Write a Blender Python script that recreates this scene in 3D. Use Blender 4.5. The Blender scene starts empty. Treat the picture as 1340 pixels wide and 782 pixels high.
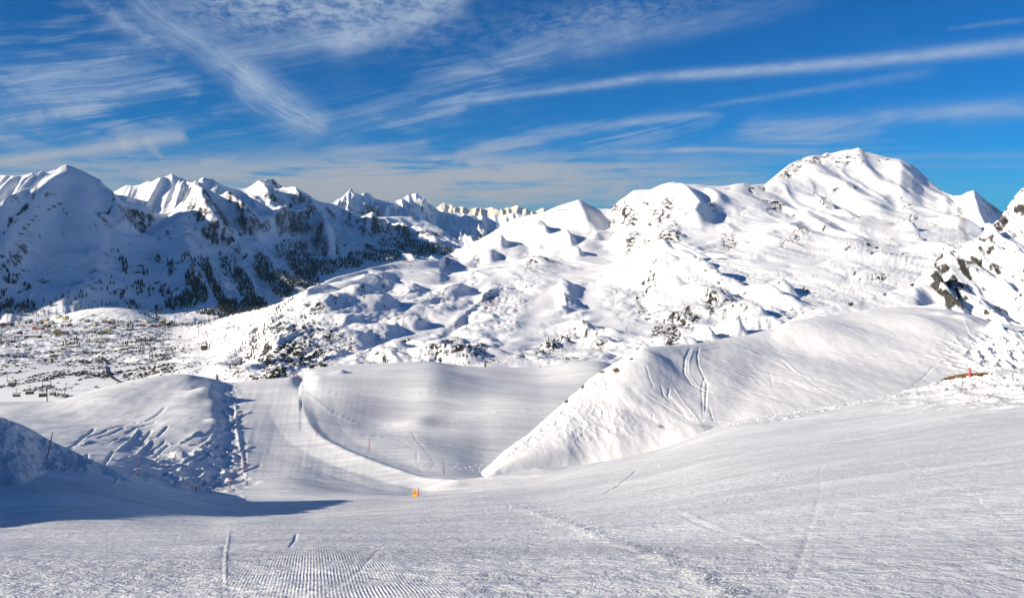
import bpy, math, random
import numpy as np
from mathutils import Vector, Matrix

# ------------------------------------------------------------------ camera
sc = bpy.context.scene
COL = sc.collection
F = 1042.0      # focal length in photo pixels (photo 1340 wide)
HZ = 290.0      # row of the horizon
CX = 670.0
cam_d = bpy.data.cameras.new('camera')
cam = bpy.data.objects.new('camera', cam_d)
COL.objects.link(cam)
cam.location = (0, 0, 0)
cam.rotation_euler = (math.radians(90), 0, 0)
cam_d.sensor_width = 36.0
cam_d.lens = 36.0 * F / 1340.0
cam_d.shift_y = -(391.0 - HZ) / 1340.0
cam_d.clip_start = 0.1
cam_d.clip_end = 120000.0
sc.camera = cam

# ------------------------------------------------------------------ sun, sky, exposure
SUN_EL = math.radians(20.5)
SUN_BACK = math.radians(23.0)      # how far the sun stands behind the camera's left shoulder
sun_dir = Vector((-math.cos(SUN_EL) * math.cos(SUN_BACK), -math.cos(SUN_EL) * math.sin(SUN_BACK), math.sin(SUN_EL)))
sl = bpy.data.lights.new('sun', 'SUN')
sl.energy = 4.9
sl.angle = math.radians(0.5)
sl.color = (1.0, 0.90, 0.74)
so = bpy.data.objects.new('sun', sl)
COL.objects.link(so)
so.rotation_euler = sun_dir.to_track_quat('Z', 'Y').to_euler()
sc.view_settings.view_transform = 'Standard'
sc.view_settings.look = 'None'
sc.view_settings.gamma = 1.0
sc.view_settings.exposure = 0.74
sc.cycles.max_bounces = 5
sc.cycles.diffuse_bounces = 4


class NT:
    """tiny helper that writes node arithmetic"""
    def __init__(self, tree):
        self.t = tree
        self.n = tree.nodes
        self.l = tree.links

    def _in(self, sock, v):
        if isinstance(v, (int, float)):
            sock.default_value = v
        elif isinstance(v, tuple):
            sock.default_value = v
        else:
            self.l.new(v, sock)

    def m(self, op, a, b=0.0, c=None, clamp=False):
        nd = self.n.new('ShaderNodeMath')
        nd.operation = op
        nd.use_clamp = clamp
        self._in(nd.inputs[0], a)
        self._in(nd.inputs[1], b)
        if c is not None:
            self._in(nd.inputs[2], c)
        return nd.outputs[0]

    def add(self, a, b): return self.m('ADD', a, b)
    def sub(self, a, b): return self.m('SUBTRACT', a, b)
    def mul(self, a, b): return self.m('MULTIPLY', a, b)
    def div(self, a, b): return self.m('DIVIDE', a, b)
    def mx(self, a, b): return self.m('MAXIMUM', a, b)

    def comb(self, x, y, z=0.0):
        nd = self.n.new('ShaderNodeCombineXYZ')
        for i, v in enumerate((x, y, z)):
            self._in(nd.inputs[i], v)
        return nd.outputs[0]

    def sep(self, v):
        nd = self.n.new('ShaderNodeSeparateXYZ')
        self.l.new(v, nd.inputs[0])
        return nd.outputs

    def noise(self, vec, scale=1.0, detail=4.0, rough=0.5, dist=0.0):
        nd = self.n.new('ShaderNodeTexNoise')
        self.l.new(vec, nd.inputs['Vector'])
        self._in(nd.inputs['Scale'], scale)
        nd.inputs['Detail'].default_value = detail
        nd.inputs['Roughness'].default_value = rough
        nd.inputs['Distortion'].default_value = dist
        return nd.outputs[0]

    def ss(self, x, a, b):
        nd = self.n.new('ShaderNodeMapRange')
        nd.interpolation_type = 'SMOOTHSTEP'
        self._in(nd.inputs[0], x)
        self._in(nd.inputs[1], a)
        self._in(nd.inputs[2], b)
        nd.inputs[3].default_value = 0.0
        nd.inputs[4].default_value = 1.0
        return nd.outputs[0]

    def mixc(self, f, a, b):
        nd = self.n.new('ShaderNodeMix')
        nd.data_type = 'RGBA'
        self._in(nd.inputs[0], f)
        self._in(nd.inputs[6], a)
        self._in(nd.inputs[7], b)
        return nd.outputs[2]

    def scl(self, vec, s):
        nd = self.n.new('ShaderNodeVectorMath')
        nd.operation = 'MULTIPLY'
        self.l.new(vec, nd.inputs[0])
        nd.inputs[1].default_value = s
        return nd.outputs[0]


def build_world():
    w = bpy.data.worlds.new('World')
    sc.world = w
    w.use_nodes = True
    t = w.node_tree
    t.nodes.clear()
    N = NT(t)
    sky = t.nodes.new('ShaderNodeTexSky')
    sky.sky_type = 'NISHITA'
    sky.sun_disc = False
    sky.sun_elevation = SUN_EL
    # sun_rotation turns clockwise from +Y seen from above
    sky.sun_rotation = math.atan2(sun_dir.x, sun_dir.y)
    sky.altitude = 2300
    sky.air_density = 1.0
    sky.dust_density = 0.15
    sky.ozone_density = 1.2
    tc = t.nodes.new('ShaderNodeTexCoord')
    d = tc.outputs['Generated']
    x, y, z = N.sep(d)
    az = N.m('ARCTAN2', x, y)
    el = N.m('ARCSINE', z)
    zp = N.add(N.mx(z, 0.0), 0.02)
    pX = N.div(x, zp)
    pY = N.div(y, zp)

    def ae(px, py):
        a = math.atan((px - CX) / F)
        return a, math.atan((HZ - py) / F * math.cos(a))

    plane = N.comb(pX, pY)
    # slow warp shared by all streaks, in radians
    aev = N.comb(az, el)
    wn = t.nodes.new('ShaderNodeTexNoise')
    N.l.new(N.scl(aev, (5.0, 14.0, 1.0)), wn.inputs['Vector'])
    wn.inputs['Scale'].default_value = 1.0
    wn.inputs['Detail'].default_value = 3.0
    wx, wy, wz = N.sep(wn.outputs['Color'])
    azw = N.add(az, N.mul(N.sub(wx, 0.5), 0.05))
    elw = N.add(el, N.mul(N.sub(wy, 0.5), 0.016))
    fine = N.noise(N.scl(plane, (1.3, 3.0, 1.0)), 1.0, 6.0, 0.62, 0.4)
    puff = N.noise(N.scl(aev, (42.0, 90.0, 1.0)), 1.0, 7.0, 0.7, 0.5)
    # long straight fibres running left to right, sheared so that they climb to the right
    sh = N.comb(N.add(N.mul(azw, 4.5), 3.0), N.add(N.mul(elw, 78.0), N.mul(azw, -18.0)))
    ptc = N.ss(N.noise(N.scl(aev, (9.0, 22.0, 1.0)), 1.0, 4.0, 0.6, 0.8), 0.36, 0.62)
    fib = N.mul(N.noise(sh, 1.0, 7.0, 0.7, 1.0), N.add(N.mul(ptc, 0.30), 0.78))
    shh = N.comb(N.mul(azw, 5.5), N.mul(elw, 120.0))
    fibh = N.mul(N.noise(shh, 1.0, 6.0, 0.66, 0.9), N.add(N.mul(ptc, 0.34), 0.74))
    # fibres that fall to the right
    shd = N.comb(N.add(N.mul(azw, 16.0), N.mul(elw, -20.0)), N.add(N.mul(elw, 150.0), N.mul(azw, 100.0)))
    fibd = N.noise(shd, 1.0, 6.0, 0.7, 0.6)

    def stroke(p0, p1, w0, w1, s0, s1, tex=None, tlo=0.35, thi=0.7, warp=True, base=0.35):
        """a streak from p0 to p1 (photo pixels turned into directions); widths in px, strength 0..1"""
        a0, e0 = ae(*p0)
        a1, e1 = ae(*p1)
        L = math.hypot(a1 - a0, e1 - e0)
        ux, uy = (a1 - a0) / L, (e1 - e0) / L
        A, E = (azw, elw) if warp else (az, el)
        dx = N.sub(A, a0)
        dy = N.sub(E, e0)
        al = N.div(N.add(N.mul(dx, ux), N.mul(dy, uy)), L)
        ac = N.sub(N.mul(dy, ux), N.mul(dx, uy))
        alc = N.m('ADD', al, 0.0, clamp=True)
        wd = N.add(N.mul(alc, (w1 - w0) / F), w0 / F)
        g = N.div(ac, wd)
        g = N.m('EXPONENT', N.mul(N.mul(g, g), -1.0))
        st = N.add(N.mul(alc, s1 - s0), s0)
        fade = N.mul(N.ss(al, -0.06, 0.10), N.sub(1.0, N.ss(al, 0.90, 1.06)))
        o = N.mul(N.mul(g, st), fade)
        if tex is not None:
            o = N.mul(o, N.add(N.mul(N.ss(tex, tlo, thi), 1.0 - base), base))
        return o

    def blob(p, rx, ry, s, tex, tlo, thi, rot=0.0, power=1.0):
        a0, e0 = ae(*p)
        dx = N.mul(N.sub(azw, a0), F)
        dy = N.mul(N.sub(elw, e0), F)
        c, s_ = math.cos(rot), math.sin(rot)
        u = N.div(N.add(N.mul(dx, c), N.mul(dy, s_)), rx)
        v = N.div(N.sub(N.mul(dy, c), N.mul(dx, s_)), ry)
        r2 = N.add(N.mul(u, u), N.mul(v, v))
        if power != 1.0:
            r2 = N.m('POWER', r2, power)
        g = N.mul(N.m('EXPONENT', N.mul(r2, -1.0)), s)
        return N.mul(g, N.ss(tex, tlo, thi))

    dens = []
    # long vapour trail
    dens.append(stroke((585, 135), (850, 101), 3.0, 6.0, 0.30, 0.62, puff, 0.3, 0.7, False, 0.6))
    dens.append(stroke((850, 101), (1420, 48), 6.0, 8.0, 0.66, 0.60, puff, 0.3, 0.7, False, 0.65))
    dens.append(stroke((920, 139), (1220, 93), 3.0, 6.0, 0.22, 0.20, puff, 0.3, 0.7, False, 0.5))
    dens.append(stroke((1240, 38), (1340, 26), 2.0, 3.0, 0.15, 0.2, puff, 0.3, 0.7, False, 0.5))
    # lower right ribbon
    dens.append(stroke((960, 178), (1180, 152), 16.0, 10.0, 0.30, 0.50, fib, 0.32, 0.62))
    dens.append(stroke((1150, 153), (1450, 134), 9.0, 10.0, 0.50, 0.45, fib, 0.3, 0.6))
    dens.append(blob((1060, 180), 110, 22, 0.40, fibh, 0.35, 0.7))
    dens.append(stroke((870, 197), (1075, 199), 3.5, 4.0, 0.55, 0.5, fibh, 0.2, 0.6, True, 0.6))
    dens.append(stroke((700, 203), (900, 197), 3.0, 3.5, 0.2, 0.5, fibh, 0.3, 0.6, True, 0.5))
    dens.append(stroke((1080, 206), (1400, 204), 3.5, 4.0, 0.22, 0.15, None))
    dens.append(stroke((1110, 217), (1400, 216), 2.5, 3.0, 0.14, 0.12, None))
    # filamentary fan in the middle
    dens.append(stroke((620, 194), (790, 162), 9.0, 6.0, 0.40, 0.45, fib, 0.35, 0.62))
    dens.append(stroke((780, 164), (930, 148), 6.0, 4.0, 0.45, 0.30, fib, 0.3, 0.62))
    dens.append(blob((800, 180), 150, 20, 0.50, fib, 0.40, 0.72, math.radians(6)))
    # broad veil above the horizon
    dens.append(blob((560, 236), 400, 32, 0.90, fibh, 0.20, 0.50, 0.0, 1.4))
    dens.append(blob((480, 252), 330, 16, 0.55, fibh, 0.1, 0.5))
    dens.append(blob((380, 262), 520, 22, 0.55, fibh, 0.20, 0.60))
    dens.append(blob((120, 222), 260, 12, 0.50, fibh, 0.3, 0.62))
    dens.append(stroke((0, 216), (160, 219), 3.0, 4.0, 0.4, 0.3, None))
    dens.append(blob((720, 222), 170, 16, 0.45, fibh, 0.3, 0.6))
    # big ribbon falling to the right in the upper left
    dens.append(stroke((90, -20), (225, 72), 7.0, 15.0, 0.45, 0.40, puff, 0.36, 0.66, True, 0.2))
    dens.append(stroke((170, -10), (350, 122), 20.0, 20.0, 0.35, 0.58, fibd, 0.3, 0.68, True, 0.35))
    dens.append(stroke((310, 92), (418, 172), 22.0, 22.0, 0.50, 0.55, fibd, 0.25, 0.68, True, 0.4))
    dens.append(blob((380, 146), 34, 22, 0.32, fibd, 0.3, 0.7, math.radians(-35)))
    dens.append(stroke((300, 116), (345, 152), 3.0, 2.0, 0.3, 0.1, puff, 0.3, 0.6))
    # mottled mass along the top edge
    dens.append(blob((420, -5), 170, 45, 0.75, puff, 0.28, 0.66, math.radians(8), 1.5))
    dens.append(stroke((430, 62), (610, -6), 16.0, 18.0, 0.55, 0.60, puff, 0.25, 0.65))
    dens.append(stroke((270, 80), (480, 40), 12.0, 20.0, 0.40, 0.50, fib, 0.3, 0.6))
    dens.append(blob((560, 40), 60, 22, 0.20, puff, 0.4, 0.7, math.radians(20)))
    # streaks on the left
    dens.append(stroke((-60, 180), (250, 102), 18.0, 10.0, 0.60, 0.40, fib, 0.34, 0.62))
    dens.append(stroke((-60, 130), (200, 60), 26.0, 14.0, 0.34, 0.20, fib, 0.35, 0.65))
    dens.append(blob((60, 150), 190, 44, 0.45, fib, 0.36, 0.70, math.radians(12)))
    dens.append(blob((60, 60), 150, 50, 0.32, fib, 0.40, 0.72, math.radians(16)))
    dens.append(stroke((-30, 213), (175, 190), 5.0, 7.0, 0.75, 0.7, fib, 0.15, 0.5, True, 0.6))
    dens.append(stroke((150, 192), (245, 178), 9.0, 8.0, 0.75, 0.60, puff, 0.2, 0.6, True, 0.5))
    dens.append(stroke((190, 185), (215, 208), 6.0, 4.0, 0.5, 0.3, puff, 0.2, 0.6, True, 0.5))
    dens.append(stroke((262, 214), (312, 207), 6.0, 4.0, 0.5, 0.3, puff, 0.2, 0.6, True, 0.5))
    dens.append(blob((190, 150), 160, 40, 0.32, fib, 0.38, 0.7, math.radians(10)))
    # thin streaks between
    dens.append(stroke((400, 172), (640, 128), 10.0, 14.0, 0.30, 0.28, fib, 0.36, 0.62))
    dens.append(stroke((420, 200), (560, 192), 5.0, 9.0, 0.35, 0.6, fib, 0.3, 0.6))
    dens.append(stroke((560, 210), (720, 184), 4.0, 5.0, 0.4, 0.3, fib, 0.3, 0.6))
    dens.append(blob((500, 160), 150, 30, 0.30, fib, 0.40, 0.70, math.radians(10)))
    dens.append(blob((640, 90), 110, 45, 0.34, fib, 0.36, 0.70, math.radians(22)))
    dens.append(stroke((590, 105), (840, 30), 16.0, 22.0, 0.28, 0.32, fib, 0.34, 0.66))
    dens.append(stroke((740, 60), (1080, -4), 14.0, 12.0, 0.36, 0.14, fib, 0.32, 0.66))
    dens.append(blob((800, 20), 150, 26, 0.34, puff, 0.36, 0.7, math.radians(8)))
    # what goes on outside the picture: the same thin cirrus
    cir = N.mul(N.ss(fine, 0.46, 0.78), 0.40)
    inside = N.mul(N.ss(y, 0.55, 0.72), N.sub(1.0, N.ss(el, 0.27, 0.36)))
    cir = N.mul(cir, N.sub(1.0, N.mul(inside, 0.93)))
    dens.append(cir)
    # 1 - prod(1 - d)
    keep = None
    for dd in dens:
        k = N.sub(1.0, dd)
        keep = k if keep is None else N.mul(keep, k)
    cov = N.m('SUBTRACT', 1.0, keep, clamp=True)
    # saturate the blue a little, as thin winter air at this height shows it
    gm = t.nodes.new('ShaderNodeGamma')
    gm.inputs['Gamma'].default_value = 1.0
    N.l.new(sky.outputs[0], gm.inputs['Color'])
    hs = t.nodes.new('ShaderNodeMix')
    hs.data_type = 'RGBA'
    hs.blend_type = 'MULTIPLY'
    hs.inputs[0].default_value = 1.0
    N.l.new(gm.outputs[0], hs.inputs[6])
    hs.inputs[7].default_value = (0.020, 0.33, 0.70, 1.0)
    low = N.ss(el, 0.015, 0.16)
    ccol = N.mixc(low, (3.6, 3.3, 3.0, 1.0), (3.7, 4.5, 5.5, 1.0))
    mixed = N.mixc(cov, hs.outputs[2], ccol)
    bg = t.nodes.new('ShaderNodeBackground')
    bg.inputs['Strength'].default_value = 0.075
    N.l.new(mixed, bg.inputs['Color'])
    out = t.nodes.new('ShaderNodeOutputWorld')
    N.l.new(bg.outputs[0], out.inputs['Surface'])


build_world()

# ------------------------------------------------------------------ numpy noise
_rng = np.random.RandomState(7)
_ang = _rng.rand(1024) * 2 * np.pi
_GX = np.cos(_ang).astype(np.float32)
_GY = np.sin(_ang).astype(np.float32)
_PERM = _rng.permutation(1024).astype(np.int64)


def perlin(x, y, seed=0):
    x = x + seed * 17.31
    y = y - seed * 9.77
    xi = np.floor(x)
    yi = np.floor(y)
    fx = (x - xi).astype(np.float32)
    fy = (y - yi).astype(np.float32)
    xi = xi.astype(np.int64)
    yi = yi.astype(np.int64)
    u = fx * fx * fx * (fx * (fx * 6 - 15) + 10)
    v = fy * fy * fy * (fy * (fy * 6 - 15) + 10)
    px0 = _PERM[xi & 1023]
    px1 = _PERM[(xi + 1) & 1023]
    h00 = _PERM[(px0 + yi) & 1023]
    h10 = _PERM[(px1 + yi) & 1023]
    h01 = _PERM[(px0 + yi + 1) & 1023]
    h11 = _PERM[(px1 + yi + 1) & 1023]
    a = _GX[h00] * fx + _GY[h00] * fy
    b = _GX[h10] * (fx - 1) + _GY[h10] * fy
    c = _GX[h01] * fx + _GY[h01] * (fy - 1)
    d = _GX[h11] * (fx - 1) + _GY[h11] * (fy - 1)
    ab = a + u * (b - a)
    cd = c + u * (d - c)
    return (ab + v * (cd - ab)) * 1.5


def fbm(x, y, wl, octs, gain=0.5, seed=0, lac=2.03):
    s = 0
    a = 1.0
    for o in range(octs):
        s = s + a * perlin(x / wl, y / wl, seed + o * 3)
        wl /= lac
        a *= gain
    return s


def billow(x, y, wl, octs, gain=0.5, seed=0):
    """rounded cushions parted by creases"""
    s = 0
    a = 1.0
    for o in range(octs):
        s = s + a * (np.abs(perlin(x / wl, y / wl, seed + o * 5)) * 2 - 0.5)
        wl /= 2.1
        a *= gain
    return s


def ridged(x, y, wl, octs, gain=0.5, seed=0):
    s = 0
    a = 1.0
    w = 1.0
    for o in range(octs):
        n = 1 - np.abs(perlin(x / wl, y / wl, seed + o * 7)) * 1.6
        n = n * n * w
        w = np.clip(n * 1.6, 0, 1)
        s = s + a * (n - 0.45)
        wl /= 2.05
        a *= gain
    return s


def per_px(fn, X, Y, sq, wl, *a, **k):
    """noise whose grain grows with distance in octave steps (wl in px at its distance)"""
    L = np.log2(Y / F)
    l0 = np.floor(L.min())
    out = 0
    lv = l0
    while lv <= L.max() + 1:
        w = np.clip(1 - np.abs(L - lv), 0, 1)
        s = 2.0 ** lv
        if w.max() > 0:
            mk = w > 0
            v = np.zeros_like(X)
            v[mk] = fn(X[mk] / s + 37 * lv, Y[mk] / s * sq + 11 * lv, wl, *a, **k) * w[mk]
            out = out + v
        lv += 1
    return out


def sstep(x, a, b):
    t = np.clip((x - a) / (b - a), 0, 1)
    return t * t * (3 - 2 * t)


# ------------------------------------------------------------------ height sheets
def pchip_u(us, vals, u):
    """smooth monotone interpolation along u"""
    us = np.asarray(us, float)
    vals = np.asarray(vals, float)
    h = np.diff(us)
    dl = np.diff(vals) / h
    m = np.zeros_like(vals)
    for i in range(1, len(us) - 1):
        if dl[i - 1] * dl[i] > 0:
            w1 = 2 * h[i] + h[i - 1]
            w2 = h[i] + 2 * h[i - 1]
            m[i] = (w1 + w2) / (w1 / dl[i - 1] + w2 / dl[i])
    m[0] = dl[0]
    m[-1] = dl[-1]
    k = np.clip(np.searchsorted(us, u) - 1, 0, len(us) - 2)
    t = np.clip((u - us[k]) / h[k], 0, 1)
    h00 = 2 * t**3 - 3 * t**2 + 1
    h10 = t**3 - 2 * t**2 + t
    h01 = -2 * t**3 + 3 * t**2
    h11 = t**3 - t**2
    return h00 * vals[k] + h10 * h[k] * m[k] + h01 * vals[k + 1] + h11 * h[k] * m[k + 1]


class Sheet:
    """Terrain as a heightfield z(x, depth). The table gives, for some bearings, the depths of the
    land's main breaks of slope (foot, terraces, crest); the land between is a monotone cubic."""

    def __init__(self, name, table, us, rows, crest=None, back=(0.06, 0.6, 8), round_top=True, geo=True, depths=None, blur=0.0):
        self.name = name
        tu = [t[0] for t in table]
        K = len(table[0][1])
        self.u = np.asarray(us, float)
        V = np.stack([pchip_u(tu, [t[1][k][0] for t in table], self.u) for k in range(K)])
        D = np.stack([pchip_u(tu, [t[1][k][1] for t in table], self.u) for k in range(K)])
        self.crest = crest
        self.kc = sum(rows)
        Z = D * (HZ - V) / F
        # the far side of the crest
        bl, bs, bn = back
        Db = D[-1] * (1 + bl)
        Zb = Z[-1] - bs * (Db - D[-1])
        D = np.vstack([D, Db])
        Z = np.vstack([Z, Zb])
        K += 1
        h = np.diff(D, axis=0)
        dl = np.diff(Z, axis=0) / h
        M = np.zeros_like(Z)
        for k in range(1, K - 1):
            p = dl[k - 1] * dl[k] > 0
            w1 = 2 * h[k] + h[k - 1]
            w2 = h[k] + 2 * h[k - 1]
            with np.errstate(all='ignore'):
                mm = (w1 + w2) / (w1 / dl[k - 1] + w2 / dl[k])
            M[k] = np.where(p, mm, 0)
        M[0] = dl[0]
        M[-1] = dl[-1]
        if not round_top:
            Mc = M[K - 2].copy()
        self.u = np.asarray(us, float)
        if depths is not None:
            # same depths for every bearing
            dd = np.asarray(depths, float)[:, None] * np.ones((1, len(self.u)))
            zz = np.zeros_like(dd)
            ssv = np.zeros_like(dd)
            for k in range(K - 1):
                mk = (dd >= D[k][None, :]) if k else np.ones_like(dd, bool)
                tt = (dd - D[k]) / h[k]
                if k == K - 2:
                    tt = np.clip(tt, 0, 1)
                m0, m1 = M[k], M[k + 1]
                z = ((2 * tt**3 - 3 * tt**2 + 1) * Z[k] + (tt**3 - 2 * tt**2 + tt) * h[k] * m0
                     + (-2 * tt**3 + 3 * tt**2) * Z[k + 1] + (tt**3 - tt**2) * h[k] * m1)
                if k == 0:
                    z = np.where(tt < 0, Z[0] + M[0] * (dd - D[0]), z)
                zz = np.where(mk, z, zz)
                ssv = np.where(mk, k + np.clip(tt, 0, 1), ssv)
            bk = dd > D[K - 1][None, :]
            zz = np.where(bk, Z[K - 1] - bs * (dd - D[K - 1]), zz)
            if blur:
                ker = np.exp(-(np.arange(-2.5, 2.51, 0.5)) ** 2)
                out = 0
                for w_, o_ in zip(ker, np.arange(-2.5, 2.51, 0.5)):
                    uu = self.u[None, :] + o_ * blur * (1 + 2.6 * (1 - sstep(dd[:, :1], 70, 125)))
                    c = np.interp(uu, self.u, np.arange(len(self.u)))
                    c0 = np.clip(c.astype(int), 0, len(self.u) - 2)
                    f = c - c0
                    out = out + w_ * (np.take_along_axis(zz, c0, 1) * (1 - f) + np.take_along_axis(zz, c0 + 1, 1) * f)
                zz = out / ker.sum()
            self.Y, self.Z, self.S = dd, zz, ssv
            self.U = self.u[None, :] * np.ones_like(self.Y)
            self.X = self.Y * (self.U - CX) / F
            self.K = K
            self.attr = {}
            self.V0 = HZ - self.Z * F / self.Y
            self.Z0 = self.Z.copy()
            self.kc = 0
            return
        rows = list(rows) + [bn]
        Ds, Zs, Ss = [], [], []
        for k in range(K - 1):
            n = rows[k]
            for i in range(n):
                t = i / n
                if geo:
                    d = D[k] * (D[k + 1] / D[k]) ** t
                else:
                    d = D[k] + h[k] * t
                tt = (d - D[k]) / h[k]
                m0, m1 = M[k], M[k + 1]
                if not round_top and k == K - 3:
                    m1 = dl[k] * 0.8
                if not round_top and k == K - 2:
                    m0 = dl[k] * 0.8
                z = ((2 * tt**3 - 3 * tt**2 + 1) * Z[k] + (tt**3 - 2 * tt**2 + tt) * h[k] * m0
                     + (-2 * tt**3 + 3 * tt**2) * Z[k + 1] + (tt**3 - tt**2) * h[k] * m1)
                Ds.append(d)
                Zs.append(z)
                Ss.append(k + t)
        Ds.append(D[-1])
        Zs.append(Z[-1])
        Ss.append(K - 1)
        self.Y = np.array(Ds)
        self.Z = np.array(Zs)
        self.S = np.array(Ss)[:, None] * np.ones_like(self.Y)
        self.U = self.u[None, :] * np.ones_like(self.Y)
        self.X = self.Y * (self.U - CX) / F
        self.K = K
        self.attr = {}
        self.V0 = HZ - self.Z * F / self.Y
        self.Z0 = self.Z.copy()

    # --- look-ups
    def hit(self, px, py, base=False):
        """first point of the sheet seen at photo pixel (px, py)"""
        Zg = self.Z0 if base else self.Z
        c = np.interp(px, self.u, np.arange(len(self.u)))
        c0 = int(min(max(math.floor(c), 0), len(self.u) - 2))
        f = c - c0
        y = self.Y[:, c0] * (1 - f) + self.Y[:, c0 + 1] * f
        z = Zg[:, c0] * (1 - f) + Zg[:, c0 + 1] * f
        v = HZ - z * F / y
        n = len(v)
        idx = np.nonzero((v[:-1] >= py) & (v[1:] < py))[0]
        if len(idx) == 0:
            i = int(np.argmin(np.abs(v - py)))
            return np.array([y[i] * (px - CX) / F, y[i], z[i]])
        i = int(idx[0])
        t = (v[i] - py) / (v[i] - v[i + 1])
        yy = y[i] + t * (y[i + 1] - y[i])
        zz = z[i] + t * (z[i + 1] - z[i])
        return np.array([yy * (px - CX) / F, yy, zz])

    def ground(self, x, y):
        """height at a world position"""
        px = CX + x * F / y
        c = np.interp(px, self.u, np.arange(len(self.u)))
        c0 = int(min(max(math.floor(c), 0), len(self.u) - 2))
        f = c - c0
        z0 = np.interp(y, self.Y[:, c0], self.Z[:, c0])
        z1 = np.interp(y, self.Y[:, c0 + 1], self.Z[:, c0 + 1])
        return float(z0 * (1 - f) + z1 * f)

    def guard(self):
        if self.kc == 0:
            return 1.0
        k = self.K - 2
        return 1 - sstep(self.S[:, :1], k - 0.32, k) * 0.88

    # --- landforms (sizes given as they measure at their distance: px * distance / F)
    def bump(self, px, py, wl, wr, h, ratio=2.5, rot=0.0, p=1.0, front=None):
        a = self.hit(px, py, True)
        s = a[1] / F
        r = math.radians(rot)
        dx = self.X - a[0]
        dy = self.Y - a[1]
        ex = dx * math.cos(r) + dy * math.sin(r)
        ey = dy * math.cos(r) - dx * math.sin(r)
        wx = np.where(ex < 0, wl * s, wr * s)
        wy = ratio * 0.5 * (wl + wr) * s
        wyf = wy if front is None else front * s
        wy_ = np.where(ey < 0, wyf, wy)
        r2 = (ex / wx) ** 2 + (ey / wy_) ** 2
        self.Z += h * s * np.exp(-r2 ** p) * self.guard()

    def ridge(self, pts, w, h, w2=None, ends=True, p=1.0, sq=1.0, guard=True):
        """raised (or sunk) band along a line; w left-hand half width, w2 right-hand, in px"""
        P = np.array([self.hit(a, b, True) for a, b in pts])
        s = self.Y / F
        w2 = w if w2 is None else w2
        if sq != 1.0:
            P = P * np.array([1, sq, 1])
        d, t, side = polydist(self.X, self.Y * sq, P, max(w, w2) * P[:, 1].max() / sq / F * 3.2 if sq != 1 else max(w, w2) * P[:, 1].max() / F * 3.2)
        ww = np.where(side < 0, w2 * s, w * s)
        g = np.exp(-np.abs(d / ww) ** (2 * p))
        if ends:
            g = g * sstep(t, 0.0, 0.12) * (1 - sstep(t, 0.88, 1.0))
        self.Z += h * s * g * (self.guard() if guard else 1.0)
        return g

    def near(self, pts, w, soft=1.0):
        """mask 0..1 along a line, w in px"""
        P = np.array([self.hit(a, b, True) for a, b in pts])
        s = P[:, 1] / F
        d, t, side = polydist(self.X, self.Y, P, w * s.max() * 3.0)
        sw = np.interp(t, np.linspace(0, 1, len(pts)), s) * w
        return np.exp(-(d / sw) ** 2)

    def patch(self, px, py, rx, ry, p=2.0, rot=0.0):
        """mask over the part of the land that lies around a seen point"""
        c, s_ = math.cos(math.radians(rot)), math.sin(math.radians(rot))
        a = self.U - px
        b = self.V0 - py
        e = (a * c + b * s_) / rx
        f = (b * c - a * s_) / ry
        return np.exp(-(e * e + f * f) ** (p / 2 * 1.0))

    def slope(self):
        """steepness (tan) and normal of the sheet"""
        zu = np.gradient(self.Z, axis=1)
        xu = np.gradient(self.X, axis=1)
        yu = np.gradient(self.Y, axis=1)
        zv = np.gradient(self.Z, axis=0)
        xv = np.gradient(self.X, axis=0)
        yv = np.gradient(self.Y, axis=0)
        nx = yu * zv - zu * yv
        ny = zu * xv - xu * zv
        nz = xu * yv - yu * xv
        L = np.sqrt(nx**2 + ny**2 + nz**2) + 1e-9
        return nx / L, ny / L, nz / L

    def fix_crest(self, sig=22.0, reach=0.75, near=0.10):
        """bring the skyline to its surveyed outline: broad error over the upper slope, fine error close to the edge"""
        cu = [c[0] for c in self.crest]
        vt = np.interp(self.u, cu, [c[1] for c in self.crest])
        i = self.kc
        res = self.Y[i] * (HZ - vt) / F - self.Z[i]
        du = np.arange(-3 * sig, 3 * sig + 1, 2.0)
        g = np.exp(-(du / sig) ** 2)
        low = sum(w * np.interp(self.u + d, self.u, res) for w, d in zip(g, du)) / g.sum()
        g2 = np.exp(-(du / 6.0) ** 2)
        mid = sum(w * np.interp(self.u + d, self.u, res - low) for w, d in zip(g2, du)) / g2.sum()
        high = res - low - mid
        s = self.S[:, :1]
        kc = self.K - 2
        wl = sstep(s, kc - reach, kc)
        wh = np.clip((s - (kc - near)) / near, 0, 1) ** 2.0
        wm = sstep(s, kc - reach * 0.45, kc)
        self.Z += low[None, :] * wl + mid[None, :] * wm + high[None, :] * wh

    def build(self, mat, label=None):
        R, C = self.Y.shape
        co = np.stack([self.X, self.Y, self.Z], -1).reshape(-1, 3).astype(np.float32)
        idx = np.arange(R * C).reshape(R, C)
        q = np.stack([idx[:-1, :-1], idx[:-1, 1:], idx[1:, 1:], idx[1:, :-1]], -1).reshape(-1, 4)
        me = bpy.data.meshes.new(self.name)
        me.vertices.add(len(co))
        me.vertices.foreach_set('co', co.ravel())
        me.loops.add(q.size)
        me.loops.foreach_set('vertex_index', q.ravel().astype(np.int32))
        me.polygons.add(len(q))
        me.polygons.foreach_set('loop_start', np.arange(0, q.size, 4, dtype=np.int32))
        me.polygons.foreach_set('loop_total', np.full(len(q), 4, dtype=np.int32))
        me.polygons.foreach_set('use_smooth', np.ones(len(q), dtype=bool))
        for k, a in self.attr.items():
            at = me.attributes.new(k, 'FLOAT', 'POINT')
            at.data.foreach_set('value', np.clip(a, 0, 1).astype(np.float32).ravel())
        me.update()
        me.materials.append(mat)
        o = bpy.data.objects.new(self.name, me)
        COL.objects.link(o)
        o['kind'] = 'structure'
        if label:
            o['label'] = label
        return o


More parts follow.
